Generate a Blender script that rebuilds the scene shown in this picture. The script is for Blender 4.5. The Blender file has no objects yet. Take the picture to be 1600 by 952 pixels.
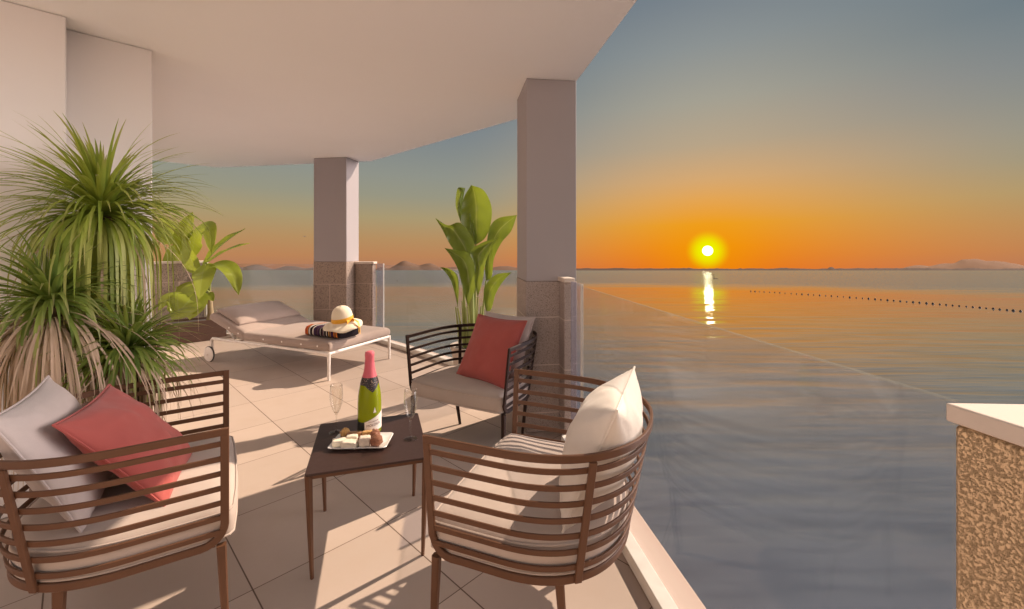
import bpy, bmesh, math, random
from mathutils import Vector, Matrix, noise

# ------------------------------------------------------------------ basics
R = math.radians
random.seed(7)
scene = bpy.context.scene
COL = scene.collection
H = 1.4                      # eye height above the terrace floor
F = 671.0                    # focal length in photo pixels (photo 1600 wide)
HOR = 386.0                  # photo row of the terrace's eye level
TILT = math.atan(36.0 / F)   # the sea's horizon lies this far below it
E1 = Vector((-.7128, .7013, 0)); E2 = Vector((.7013, .7129, 0))
E3 = Vector((-.1373, .9905, 0)); E3N = Vector((.9905, .1373, 0))
G1 = Vector((-.987, .156, 0)); G1N = Vector((.156, .987, 0))
ZC = 2.67                    # ceiling height

def lin(c):
    return tuple((v / 255 / 12.92) if v / 255 <= .04045 else ((v / 255 + .055) / 1.055) ** 2.4 for v in c)
def at(x, y, Y):             # a point Y metres ahead of the camera
    return Vector(((x - 800) / F * Y, Y, H - (y - HOR) / F * Y))
def flr(x, y, z=0.0):        # a point on the plane of height z
    Y = F * (H - z) / (y - HOR)
    return Vector(((x - 800) / F * Y, Y, z))
def ee(a, b, z=0.0):         # terrace axes
    p = E1 * a + E2 * b
    return Vector((p.x, p.y, z))
SEA_H = 6.0
RT = Matrix.Rotation(-TILT, 3, 'X')
CAM = Vector((0, 0, H))
def sea_at(x, y):            # where the ray through a photo pixel meets the sea (sea's own axes)
    d = RT.transposed() @ Vector(((x - 800) / F, 1, -(y - HOR) / F))
    return d * (-SEA_H / d.z)

# ------------------------------------------------------------------ camera, sky, sun, exposure
EXPO = 0.38
SKYK = 2 ** -EXPO
cam_d = bpy.data.cameras.new('camera'); cam = bpy.data.objects.new('camera', cam_d); COL.objects.link(cam)
cam.location = CAM; cam.rotation_euler = (R(90), 0, 0)
cam_d.sensor_width = 36; cam_d.lens = 36 * F / 1600; cam_d.shift_y = -(476 - HOR) / 1600
cam_d.clip_start = .02; cam_d.clip_end = 60000
scene.camera = cam
scene.view_settings.view_transform = 'Standard'; scene.view_settings.look = 'None'
scene.view_settings.gamma = 1; scene.view_settings.exposure = EXPO
scene.view_settings.use_curve_mapping = False
scene.render.engine = 'CYCLES'
try:
    scene.cycles.use_denoising = True
    scene.cycles.max_bounces = 10; scene.cycles.diffuse_bounces = 6; scene.cycles.transparent_max_bounces = 24
    scene.cycles.sample_clamp_indirect = 6
    scene.cycles.caustics_reflective = False; scene.cycles.caustics_refractive = False
except Exception:
    pass

SUN_AZ = math.atan2(.768, .640)       # to the right of straight ahead
SUN_EL = R(42.3)
sd = Vector((math.cos(SUN_EL) * math.sin(SUN_AZ), math.cos(SUN_EL) * math.cos(SUN_AZ), math.sin(SUN_EL)))
sl = bpy.data.lights.new('sun', 'SUN'); so = bpy.data.objects.new('sun', sl); COL.objects.link(so)
sl.energy = 5.0; sl.angle = R(.6); sl.color = (1.0, .80, .62)
so.location = (6, 6, 12); so.rotation_euler = sd.to_track_quat('Z', 'Y').to_euler()

world = bpy.data.worlds.new('World'); scene.world = world; world.use_nodes = True
wn = world.node_tree; wn.nodes.clear()
class NT:
    def __init__(s, t): s.t = t
    def new(s, k, **kw):
        n = s.t.nodes.new(k)
        for a, b in kw.items(): setattr(n, a, b)
        return n
    def link(s, a, b): s.t.links.new(a, b)
    def put(s, v, sock):
        if isinstance(v, bpy.types.NodeSocket): s.link(v, sock)
        elif isinstance(v, (tuple, list, Vector)) and sock.type == 'RGBA' and len(v) == 3: sock.default_value = (*v, 1)
        else: sock.default_value = v
    def math(s, op, a, b=0.0, c=None, clamp=False):
        n = s.new('ShaderNodeMath', operation=op); n.use_clamp = clamp
        s.put(a, n.inputs[0]); s.put(b, n.inputs[1])
        if c is not None: s.put(c, n.inputs[2])
        return n.outputs[0]
    def vmath(s, op, a, b=None):
        n = s.new('ShaderNodeVectorMath', operation=op); s.put(a, n.inputs[0])
        if b is not None: s.put(b, n.inputs[1])
        return n.outputs['Value'] if op in ('DOT_PRODUCT', 'LENGTH') else n.outputs['Vector']
    def ramp(s, fac, stops, interp='LINEAR'):
        n = s.new('ShaderNodeValToRGB'); cr = n.color_ramp; cr.interpolation = interp
        while len(cr.elements) > 1: cr.elements.remove(cr.elements[-1])
        for i, (p, c) in enumerate(stops):
            e = cr.elements[0] if i == 0 else cr.elements.new(p)
            e.position = p; e.color = (*c, 1) if len(c) == 3 else c
        s.put(fac, n.inputs[0]); return n.outputs[0]
    def sstep(s, v, a, b, lo=0.0, hi=1.0):
        n = s.new('ShaderNodeMapRange', interpolation_type='SMOOTHSTEP')
        s.put(v, n.inputs[0]); n.inputs[1].default_value = a; n.inputs[2].default_value = b
        n.inputs[3].default_value = lo; n.inputs[4].default_value = hi
        return n.outputs[0]
    def mix(s, f, a, b, blend='MIX'):
        n = s.new('ShaderNodeMix', data_type='RGBA', blend_type=blend)
        s.put(f, n.inputs[0]); s.put(a, n.inputs[6]); s.put(b, n.inputs[7])
        return n.outputs[2]
    def noise(s, vec, scale, detail=3, rough=.5, dim='3D'):
        n = s.new('ShaderNodeTexNoise', noise_dimensions=dim)
        if vec is not None: s.link(vec, n.inputs['Vector'])
        n.inputs['Scale'].default_value = scale; n.inputs['Detail'].default_value = detail; n.inputs['Roughness'].default_value = rough
        return n.outputs[0]
    def mapping(s, vec, scale=(1, 1, 1), loc=(0, 0, 0), rot=(0, 0, 0)):
        n = s.new('ShaderNodeMapping'); s.link(vec, n.inputs[0])
        n.inputs['Location'].default_value = loc; n.inputs['Rotation'].default_value = rot; n.inputs['Scale'].default_value = scale
        return n.outputs[0]
    def bump(s, h, strength, dist, normal=None):
        n = s.new('ShaderNodeBump'); s.put(h, n.inputs['Height']); n.inputs['Strength'].default_value = strength
        n.inputs['Distance'].default_value = dist
        if normal is not None: s.link(normal, n.inputs['Normal'])
        return n.outputs[0]

def k(c): return tuple(v * SKYK for v in lin(c))
w = NT(wn)
tc = w.new('ShaderNodeTexCoord')
vr = w.new('ShaderNodeVectorRotate', rotation_type='X_AXIS'); w.link(tc.outputs['Generated'], vr.inputs['Vector']); vr.inputs['Angle'].default_value = TILT
dirv = w.vmath('NORMALIZE', vr.outputs[0])
sep = w.new('ShaderNodeSeparateXYZ'); w.link(dirv, sep.inputs[0])
zz = sep.outputs[2]
far = w.ramp(zz, [(0, k((176, 121, 92))), (.03, k((187, 132, 88))), (.07, k((182, 143, 97))), (.117, k((170, 153, 114))),
                  (.165, k((152, 150, 130))), (.21, k((144, 147, 137))), (.30, k((125, 134, 138))), (.38, k((105, 121, 131))), (.7, k((92, 108, 124)))])
near = w.ramp(zz, [(0, k((236, 120, 14))), (.05, k((240, 142, 12))), (.097, k((236, 158, 34))), (.15, k((226, 166, 88))), (.19, k((213, 168, 114))),
                   (.26, k((184, 164, 136))), (.345, k((164, 160, 146))), (.44, k((140, 146, 146))), (.52, k((120, 130, 138))), (.8, k((95, 110, 126)))])
SUNPX = Vector(((1106 - 800) / F, 1, (422 - 392) / F)).normalized()
hv = w.vmath('NORMALIZE', w.vmath('MULTIPLY', dirv, (1, 1, 0)))
hd = w.vmath('DOT_PRODUCT', hv, Vector((SUNPX.x, SUNPX.y, 0)).normalized())
azf = w.sstep(w.math('ARCCOSINE', w.math('MINIMUM', hd, .9999999)), R(34), 0.0)
sky = w.mix(azf, far, near)
# sun disc and its glow
dd = w.vmath('DOT_PRODUCT', dirv, SUNPX)
ang = w.math('ARCCOSINE', w.math('MINIMUM', dd, .9999999))
halo = w.math('POWER', w.sstep(ang, .20, .0), 2.0)
sky = w.mix(w.math('MULTIPLY', halo, .45), sky, k((246, 158, 0)))
glow = w.sstep(ang, .046, .012)
sky = w.mix(glow, sky, k((238, 238, 0)))
core = w.sstep(ang, .0110, .0030)
sky = w.mix(core, sky, tuple(v * SKYK for v in (60.0, 56.0, 36.0)))
# unseen sky to the right and overhead: added glow that lights the terrace
side = w.vmath('DOT_PRODUCT', tc.outputs['Generated'], Vector((.985, .165, .12)).normalized())
sm = w.sstep(side, .885, .985)
FILL = (9.0, 7.8, 7.4)
sky = w.mix(sm, sky, FILL)
up = w.vmath('DOT_PRODUCT', tc.outputs['Generated'], Vector((0, -.5, .87)).normalized())
um = w.sstep(up, .45, 1.0)
sky = w.mix(w.math('MULTIPLY', um, .5), sky, (.5, .46, .45))
bg = w.new('ShaderNodeBackground'); w.link(sky, bg.inputs[0]); bg.inputs[1].default_value = 1.0
wo = w.new('ShaderNodeOutputWorld'); w.link(bg.outputs[0], wo.inputs[0])
try:
    world.cycles.sampling_method = 'MANUAL'; world.cycles.sample_map_resolution = 2048
except Exception:
    pass

# ------------------------------------------------------------------ material helpers
def mat(name, base=(.5, .5, .5), rough=.6, metal=0.0, spec=.5):
    m = bpy.data.materials.new(name); m.use_nodes = True
    t = NT(m.node_tree); b = m.node_tree.nodes['Principled BSDF']
    b.inputs['Base Color'].default_value = (*base, 1); b.inputs['Roughness'].default_value = rough
    b.inputs['Metallic'].default_value = metal; b.inputs['Specular IOR Level'].default_value = spec
    return m, t, b
def coords(t, kind='Object'):
    return t.new('ShaderNodeTexCoord').outputs[kind]

def m_plaster(name, base):
    m, t, b = mat(name, base, .85, 0, .2)
    c = t.new('ShaderNodeNewGeometry').outputs['Position']
    n1 = t.noise(c, 1.3, 4); 
    t.link(t.mix(n1, tuple(v * .97 for v in base), tuple(min(1, v * 1.03) for v in base)), b.inputs['Base Color'])
    t.link(t.bump(t.noise(c, 130, 3), .10, .002), b.inputs['Normal'])
    return m
def m_granite(name, dark, light, scale=95, course=.36, off=0.0, bumpy=.5, joints=True, axis=None, detail=2, lo=.32, hi=.52):
    m, t, b = mat(name, light, .8, 0, .25)
    c = t.new('ShaderNodeNewGeometry').outputs['Position']
    n = t.noise(c, scale, detail, .7)
    s = t.sstep(n, lo, hi)
    big = t.noise(c, 6, 3)
    col = t.mix(s, dark, light)
    col = t.mix(t.math('MULTIPLY', big, .35), col, tuple(v * .8 for v in light))
    hgt = s
    if joints:
        sp = t.new('ShaderNodeSeparateXYZ'); t.link(c, sp.inputs[0])
        z = t.math('ADD', sp.outputs[2], off)
        fz = t.math('FRACT', t.math('DIVIDE', z, course))
        j = t.math('LESS_THAN', t.math('ABSOLUTE', t.math('SUBTRACT', fz, .5)), .5 - .011 * .36 / course)
        if axis is not None:
            a = t.vmath('DOT_PRODUCT', c, axis)
            row = t.math('MODULO', t.math('FLOOR', t.math('DIVIDE', z, course)), 2.0)
            fa = t.math('FRACT', t.math('ADD', t.math('DIVIDE', a, .5), t.math('MULTIPLY', row, .5)))
            ja = t.math('LESS_THAN', t.math('ABSOLUTE', t.math('SUBTRACT', fa, .5)), .488)
            j = t.math('MULTIPLY', j, ja)
        col = t.mix(j, tuple(min(1, v * 1.35) for v in light), col)
        hgt = t.math('ADD', t.math('MULTIPLY', s, .5), j)
    t.link(col, b.inputs['Base Color'])
    t.link(t.bump(hgt, bumpy, .006), b.inputs['Normal'])
    return m
def m_fabric(name, base, weave=520, var=.12, rough=.92):
    m, t, b = mat(name, base, rough, 0, .15)
    c = coords(t)
    n = t.noise(c, 9, 4); f = t.noise(c, weave, 2)
    col = t.mix(n, tuple(v * (1 - var) for v in base), tuple(min(1, v * (1 + var * .6)) for v in base))
    col = t.mix(t.math('MULTIPLY', f, .35), col, tuple(v * .72 for v in base))
    t.link(col, b.inputs['Base Color'])
    h = t.math('ADD', t.math('MULTIPLY', f, .5), t.math('MULTIPLY', t.noise(c, 22, 3), 1.2))
    t.link(t.bump(h, .35, .003), b.inputs['Normal'])
    b.inputs['Sheen Weight'].default_value = .15
    return m
def m_metal(name, base, rough=.45, spec=.4):
    m, t, b = mat(name, base, rough, 0, spec)
    c = coords(t)
    n = t.noise(c, 14, 4)
    t.link(t.mix(n, tuple(v * .85 for v in base), tuple(min(1, v * 1.15) for v in base)), b.inputs['Base Color'])
    t.link(t.math('ADD', t.math('MULTIPLY', t.noise(c, 60, 2), .15), rough - .07), b.inputs['Roughness'])
    return m
def m_leaf(name, a, bcol, tipc=None, trans=.35, rough=.45, stripes=False):
    m, t, b = mat(name, a, rough, 0, .4)
    ri = t.new('ShaderNodeNewGeometry')
    c = ri.outputs['Position']
    f = t.math('ADD', t.math('MULTIPLY', ri.outputs['Random Per Island'], .75), t.math('MULTIPLY', t.noise(c, 9, 3), .35), clamp=True)
    col = t.mix(f, a, bcol)
    if tipc is not None:
        uv = t.new('ShaderNodeUVMap').outputs[0]
        su = t.new('ShaderNodeSeparateXYZ'); t.link(uv, su.inputs[0])
        tip = t.math('MULTIPLY', t.sstep(su.outputs[1], .55, 1.0), t.math('GREATER_THAN', ri.outputs['Random Per Island'], .35))
        col = t.mix(t.math('MULTIPLY', tip, .8), col, tipc)
    if stripes:
        uv = t.new('ShaderNodeUVMap').outputs[0]
        su = t.new('ShaderNodeSeparateXYZ'); t.link(uv, su.inputs[0])
        mid = t.sstep(t.math('ABSOLUTE', t.math('SUBTRACT', su.outputs[0], .5)), .035, .012)
        ln = t.math('FRACT', t.math('ADD', t.math('MULTIPLY', su.outputs[1], 34), t.math('MULTIPLY', t.math('ABSOLUTE', t.math('SUBTRACT', su.outputs[0], .5)), -9)))
        col = t.mix(t.math('MULTIPLY', t.sstep(ln, .0, .5), .16), col, bcol)
        col = t.mix(t.math('MULTIPLY', mid, .7), col, (.30, .36, .10))
        t.link(t.bump(ln, .25, .004), b.inputs['Normal'])
    t.link(col, b.inputs['Base Color'])
    tr = t.new('ShaderNodeBsdfTranslucent'); t.link(t.mix(.55, col, (.55, .62, .05)), tr.inputs[0])
    ms = t.new('ShaderNodeMixShader'); ms.inputs[0].default_value = trans
    t.link(b.outputs[0], ms.inputs[1]); t.link(tr.outputs[0], ms.inputs[2])
    t.link(ms.outputs[0], m.node_tree.nodes['Material Output'].inputs[0])
    return m
def m_pane(name, tint=(.93, .95, .96), refl=.6, milky=.0, mcol=(.6, .6, .65)):
    m = bpy.data.materials.new(name); m.use_nodes = True; t = NT(m.node_tree); m.node_tree.nodes.clear()
    tr = t.new('ShaderNodeBsdfTransparent'); tr.inputs[0].default_value = (*tint, 1)
    gl = t.new('ShaderNodeBsdfGlossy'); gl.inputs['Roughness'].default_value = .015; gl.inputs[0].default_value = (.9, .92, .95, 1)
    g = t.new('ShaderNodeNewGeometry')
    c = t.math('ABSOLUTE', t.vmath('DOT_PRODUCT', g.outputs['Normal'], g.outputs['Incoming']))
    sch = t.math('MULTIPLY_ADD', t.math('POWER', t.math('SUBTRACT', 1.0, c), 5.0), .96, .04)
    ms = t.new('ShaderNodeMixShader'); t.link(t.math('MULTIPLY', sch, refl, clamp=True), ms.inputs[0])
    t.link(tr.outputs[0], ms.inputs[1]); t.link(gl.outputs[0], ms.inputs[2]); out = ms.outputs[0]
    if milky:
        df = t.new('ShaderNodeBsdfDiffuse'); df.inputs[0].default_value = (*mcol, 1)
        m2 = t.new('ShaderNodeMixShader'); m2.inputs[0].default_value = milky
        t.link(out, m2.inputs[1]); t.link(df.outputs[0], m2.inputs[2]); out = m2.outputs[0]
    o = t.new('ShaderNodeOutputMaterial'); t.link(out, o.inputs[0])
    return m

M = {}
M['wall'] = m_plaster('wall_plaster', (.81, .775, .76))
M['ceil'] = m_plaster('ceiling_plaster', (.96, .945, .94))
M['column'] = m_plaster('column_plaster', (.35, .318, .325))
M['granite'] = m_granite('granite_cladding', (.12, .088, .07), (.34, .265, .22), 70, .36, .21, .35, True, tuple(G1))
M['granite_front'] = m_granite('granite_cladding_front', (.11, .085, .075), (.42, .345, .31), 165, .36, .21, .35, True, None)
M['rough_stone'] = m_granite('rough_stone', (.56, .375, .21), (.82, .585, .36), 230, .30, .028, 1.0, True, None, 6, .30, .56)
M['cap'] = m_plaster('cap_stone', (.62, .53, .46))
M['brown'] = m_metal('brown_painted_metal', (.115, .052, .027), .42, .3)
M['darkbrown'] = m_metal('dark_brown_metal', (.026, .012, .009), .5, .2)
M['tabletop'] = m_metal('dark_brown_tabletop', (.042, .021, .017), .38, .35)
M['white'] = m_metal('white_painted_metal', (.78, .72, .66), .4)
M['channel'] = m_metal('pale_channel', (.70, .66, .60), .5)
M['coping'] = m_plaster('pink_coping', (.56, .43, .36))
M['seat'] = m_fabric('beige_seat_fabric', (.50, .41, .355))
M['grey_pillow'] = m_fabric('grey_linen', (.53, .455, .43))
M['cream_pillow'] = m_fabric('cream_linen', (.76, .68, .60))
M['red'] = m_fabric('coral_red_fabric', (.40, .095, .082))
M['lounge'] = m_fabric('taupe_cushion', (.38, .295, .25))
M['lounge_side'] = m_fabric('taupe_side', (.36, .28, .24))
M['stud'] = mat('stud_metal', (.8, .75, .7), .3, .6)[0]
M['wood'] = m_metal('dark_planter_wood', (.095, .05, .034), .6)
M['soil'] = m_fabric('soil', (.05, .035, .025), 80, .4)
M['rubber'] = mat('dark_rubber', (.04, .035, .032), .6)[0]
M['pane'] = m_pane('balustrade_glass', (.945, .95, .96), .40, .065, (.60, .60, .64))
M['pane_dense'] = m_pane('balustrade_glass_end', (.84, .86, .93), .5, .16, (.60, .61, .72))
M['edge'] = m_pane('polished_glass_edge', (.9, .9, .88), .5, .07, (.62, .58, .52))
M['crystal'] = m_pane('flute_glass', (.97, .965, .95), 1.1)
M['palm'] = m_leaf('palm_leaf', (.14, .23, .03), (.46, .53, .10), (.42, .38, .16), .34)
M['palm_low'] = m_leaf('palm_hanging_leaf', (.14, .21, .035), (.58, .60, .18), (.44, .35, .22), .30)
M['palm_dark'] = m_leaf('palm_leaf_deep', (.07, .14, .030), (.28, .36, .08), (.30, .26, .13), .30)
M['palm_dry'] = m_leaf('palm_dry_leaf', (.34, .23, .165), (.62, .45, .34), None, .2, .8)
M['trunk'] = m_fabric('palm_bark', (.22, .15, .11), 60, .5)
M['banana'] = m_leaf('banana_leaf', (.15, .225, .020), (.33, .37, .05), None, .34, .34, True)
M['strelitzia'] = m_leaf('strelitzia_leaf', (.068, .140, .016), (.170, .238, .036), None, .24, .30, True)
M['stem'] = mat('plant_stem', (.30, .34, .10), .5)[0]
M['pot'] = m_plaster('pale_pot', (.50, .42, .36))
M['straw'] = m_fabric('straw', (.80, .70, .53), 260, .12)
M['ribbon'] = m_fabric('orange_ribbon', (.75, .38, .035), 300, .2, .6)
M['plate'] = mat('white_porcelain', (.85, .83, .80), .2)[0]
M['bird'] = mat('bird_grey', (.12, .10, .09), .8)[0]
M['buoy'] = mat('buoy_dark', (.10, .05, .03), .6)[0]

def m_floor():
    m, t, b = mat('terrace_tiles', (.58, .47, .39), .55, 0, .3)
    c = t.new('ShaderNodeNewGeometry').outputs['Position']
    ca = t.math('DIVIDE', t.math('SUBTRACT', t.vmath('DOT_PRODUCT', c, E1), .184), .60)
    cb = t.math('DIVIDE', t.math('SUBTRACT', t.vmath('DOT_PRODUCT', c, E2), .508), .599)
    ja = t.math('LESS_THAN', t.math('ABSOLUTE', t.math('SUBTRACT', t.math('FRACT', ca), .5)), .5 - .0034)
    jb = t.math('LESS_THAN', t.math('ABSOLUTE', t.math('SUBTRACT', t.math('FRACT', cb), .5)), .5 - .0046)
    j = t.math('MULTIPLY', ja, jb)
    cx = t.new('ShaderNodeCombineXYZ'); t.link(t.math('FLOOR', ca), cx.inputs[0]); t.link(t.math('FLOOR', cb), cx.inputs[1])
    wn_ = t.new('ShaderNodeTexWhiteNoise', noise_dimensions='2D'); t.link(cx.outputs[0], wn_.inputs[0])
    base = (.50, .40, .335)
    col = t.mix(wn_.outputs[0], tuple(v * .91 for v in base), tuple(v * 1.04 for v in base))
    cl = t.noise(c, 3.2, 5, .6)
    col = t.mix(t.math('MULTIPLY', t.sstep(cl, .4, .75), .35), col, (.44, .335, .262))
    fine = t.noise(c, 190, 2)
    col = t.mix(t.math('MULTIPLY', t.sstep(fine, .55, .8), .22), col, (.40, .31, .25))
    col = t.mix(j, (.13, .085, .06), col)
    t.link(col, b.inputs['Base Color'])
    t.link(t.math('ADD', t.math('MULTIPLY', cl, .25), .42), b.inputs['Roughness'])
    t.link(t.bump(t.math('ADD', t.math('MULTIPLY', j, 1.0), t.math('MULTIPLY', fine, .06)), .5, .003), b.inputs['Normal'])
    return m
M['floor'] = m_floor()

def m_water():
    m, t, b = mat('sea_water', (.05, .06, .07), .07, 0, .5)
    b.inputs['IOR'].default_value = 2.0
    c = coords(t)
    sp = t.new('ShaderNodeSeparateXYZ'); t.link(c, sp.inputs[0])
    dist = t.vmath('LENGTH', c)
    n1 = t.noise(t.mapping(c, (.13, .60, 1), rot=(0, 0, R(-14))), 1.0, 3, .45)
    n2 = t.noise(t.mapping(c, (.45, 2.4, 1), rot=(0, 0, R(-8))), 1.0, 2, .45)
    n3 = t.noise(t.mapping(c, (.03, .10, 1), rot=(0, 0, R(6))), 1.0, 3, .5)
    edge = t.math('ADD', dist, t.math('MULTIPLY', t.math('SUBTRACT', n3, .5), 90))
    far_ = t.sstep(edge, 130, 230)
    fade2 = t.sstep(dist, 90, 30)
    h = t.math('ADD', t.math('MULTIPLY', n1, t.sstep(dist, 70, 22, .045, .09)), t.math('MULTIPLY', n2, .007))
    h = t.math('ADD', h, t.math('MULTIPLY', n3, .16))
    nf = t.noise(t.mapping(c, (.22, .7, 1)), 1.0, 3, .6)
    h = t.math('ADD', h, t.math('MULTIPLY', t.math('MULTIPLY', nf, .26), far_))
    bp = t.bump(h, 1.0, 1.0)
    cv = t.new('ShaderNodeCombineXYZ'); t.link(t.math('MULTIPLY', far_, -.12), cv.inputs[1])
    t.link(t.vmath('NORMALIZE', t.vmath('ADD', bp, cv.outputs[0])), b.inputs['Normal'])
    t.link(t.math('ADD', t.math('MULTIPLY', far_, .03), .055), b.inputs['Roughness'])
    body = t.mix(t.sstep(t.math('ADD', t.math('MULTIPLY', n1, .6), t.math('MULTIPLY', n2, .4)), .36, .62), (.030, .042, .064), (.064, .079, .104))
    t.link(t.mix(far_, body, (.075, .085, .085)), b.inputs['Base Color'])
    t.link(t.math('MULTIPLY_ADD', far_, -.58, .80), b.inputs['Specular IOR Level'])
    return m
M['water'] = m_water()

# ------------------------------------------------------------------ mesh helpers
class MB:
    def __init__(s): s.v = []; s.f = []; s.uv = {}
    def add(s, verts, faces):
        o = len(s.v); s.v += [Vector(p) for p in verts]; s.f += [[i + o for i in f] for f in faces]; return o
    def box(s, c, half, ax=None):
        X, Y, Z = ax if ax else (Vector((1, 0, 0)), Vector((0, 1, 0)), Vector((0, 0, 1)))
        c = Vector(c); vs = []
        for dx, dy, dz in ((-1, -1, -1), (1, -1, -1), (1, 1, -1), (-1, 1, -1), (-1, -1, 1), (1, -1, 1), (1, 1, 1), (-1, 1, 1)):
            vs.append(c + X * dx * half[0] + Y * dy * half[1] + Z * dz * half[2])
        s.add(vs, [(0, 3, 2, 1), (4, 5, 6, 7), (0, 1, 5, 4), (1, 2, 6, 5), (2, 3, 7, 6), (3, 0, 4, 7)])
        return s
    def prism(s, poly, z0, z1):
        n = len(poly)
        s.add([(p[0], p[1], z0) for p in poly] + [(p[0], p[1], z1) for p in poly],
              [list(range(n))[::-1], list(range(n, 2 * n))] + [(i, (i + 1) % n, (i + 1) % n + n, i + n) for i in range(n)])
        return s
    def sweep(s, pts, normals, width, thick, closed=False, taper=None):
        n = len(pts); rings = []
        for i, p in enumerate(pts):
            a = pts[i - 1] if (i > 0 or closed) else pts[i]; b = pts[(i + 1) % n] if (i < n - 1 or closed) else pts[i]
            T = (b - a).normalized(); N = normals[i] - T * normals[i].dot(T); N.normalize(); B = T.cross(N)
            kf = taper(i / (n - 1)) if taper else 1.0
            hw, ht = width / 2 * kf, thick / 2 * kf
            c = min(hw, ht) * .35
            ring = [p + B * x + N * y for x, y in ((-hw + c, -ht), (hw - c, -ht), (hw, -ht + c), (hw, ht - c), (hw - c, ht), (-hw + c, ht), (-hw, ht - c), (-hw, -ht + c))]
            rings.append(ring)
        m = 8; o = len(s.v)
        for r in rings: s.v += r
        for i in range(n if closed else n - 1):
            for q in range(m):
                s.f.append([o + i * m + q, o + i * m + (q + 1) % m, o + ((i + 1) % n) * m + (q + 1) % m, o + ((i + 1) % n) * m + q])
        if not closed:
            s.f.append([o + q for q in range(m)][::-1]); s.f.append([o + (n - 1) * m + q for q in range(m)])
        return s
    def tube(s, pts, r, seg=10, closed=False):
        pts = [Vector(p) for p in pts]; n = len(pts)
        rr = r if callable(r) else (lambda u: r)
        o = len(s.v); ref = Vector((0, 0, 1))
        for i, p in enumerate(pts):
            a = pts[i - 1] if (i > 0 or closed) else pts[i]; b = pts[(i + 1) % n] if (i < n - 1 or closed) else pts[i]
            T = (b - a).normalized()
            if abs(T.dot(ref)) > .97: ref = Vector((1, 0, 0))
            N = (ref - T * ref.dot(T)).normalized(); B = T.cross(N); ref = N
            rad = rr(i / max(1, n - 1))
            for q in range(seg):
                an = 2 * math.pi * q / seg; s.v.append(p + (N * math.cos(an) + B * math.sin(an)) * rad)
        for i in range(n if closed else n - 1):
            for q in range(seg):
                s.f.append([o + i * seg + q, o + i * seg + (q + 1) % seg, o + ((i + 1) % n) * seg + (q + 1) % seg, o + ((i + 1) % n) * seg + q])
        if not closed:
            s.f.append([o + q for q in range(seg)][::-1]); s.f.append([o + (n - 1) * seg + q for q in range(seg)])
        return s
    def lathe(s, prof, seg=32, c=(0, 0, 0), warp=None):
        o = len(s.v); c = Vector(c)
        for r, z in prof:
            for q in range(seg):
                an = 2 * math.pi * q / seg
                p = Vector((r * math.cos(an), r * math.sin(an), z))
                if warp: p = warp(p, an)
                s.v.append(c + p)
        for i in range(len(prof) - 1):
            for q in range(seg):
                s.f.append([o + i * seg + q, o + i * seg + (q + 1) % seg, o + (i + 1) * seg + (q + 1) % seg, o + (i + 1) * seg + q])
        if prof[0][0] > 1e-5: s.f.append([o + q for q in range(seg)][::-1])
        if prof[-1][0] > 1e-5: s.f.append([o + (len(prof) - 1) * seg + q for q in range(seg)])
        return s
    def strip(s, pts, sides, widths, fold=0.0, ups=None):
        # leaf ribbon with uv: u across, v along
        o = len(s.v); n = len(pts)
        for i, p in enumerate(pts):
            wv = sides[i] * widths[i]
            lift = (ups[i] * widths[i] * fold) if ups else Vector((0, 0, 0))
            for j, (a, u) in enumerate(((-1, 0.0), (0, .5), (1, 1.0))):
                s.v.append(p + wv * a + (lift if a else Vector((0, 0, 0)))); s.uv[len(s.v) - 1] = (u, i / (n - 1))
        for i in range(n - 1):
            for j in range(2):
                s.f.append([o + i * 3 + j, o + i * 3 + j + 1, o + (i + 1) * 3 + j + 1, o + (i + 1) * 3 + j])
        return s
    def build(s, name, m, parent=None, smooth=True, loc=None, bevel=0.0, bseg=2, clean=False, angle=40):
        me = bpy.data.meshes.new(name); me.from_pydata([tuple(p) for p in s.v], [], s.f)
        if s.uv:
            ul = me.uv_layers.new(name='UVMap')
            for l in me.loops: ul.data[l.index].uv = s.uv.get(l.vertex_index, (0, 0))
        if clean or bevel:
            bm = bmesh.new(); bm.from_mesh(me)
            bmesh.ops.remove_doubles(bm, verts=bm.verts, dist=1e-5)
            bmesh.ops.recalc_face_normals(bm, faces=bm.faces); bm.to_mesh(me); bm.free()
        me.materials.append(m)
        if smooth:
            for p in me.polygons: p.use_smooth = True
        o = bpy.data.objects.new(name, me); COL.objects.link(o)
        if parent is not None: o.parent = parent
        if loc is not None: o.location = loc
        if bevel:
            bv = o.modifiers.new('bevel', 'BEVEL'); bv.width = bevel; bv.segments = bseg; bv.limit_method = 'ANGLE'; bv.angle_limit = R(35)
        if smooth and (bevel or angle):
            try:
                bm = bmesh.new(); bm.from_mesh(me)
                for e in bm.edges:
                    if len(e.link_faces) == 2 and e.calc_face_angle(0) > R(angle): e.smooth = False
                bm.to_mesh(me); bm.free()
            except Exception: pass
        return o

def tag(o, label=None, cat=None, group=None, kind=None):
    if label: o['label'] = label
    if cat: o['category'] = cat
    if group: o['group'] = group
    if kind: o['kind'] = kind
    return o
def thing(name, loc, label, cat, rz=0.0, group=None):
    o = bpy.data.objects.new(name, None); COL.objects.link(o); o.empty_display_size = .1
    o.location = loc; o.rotation_euler = (0, 0, rz)
    return tag(o, label, cat, group)
def copy_tree(o, parent=None):
    c = o.copy(); COL.objects.link(c); c.parent = parent
    for ch in [x for x in o.children]: copy_tree(ch, c)
    return c

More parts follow.
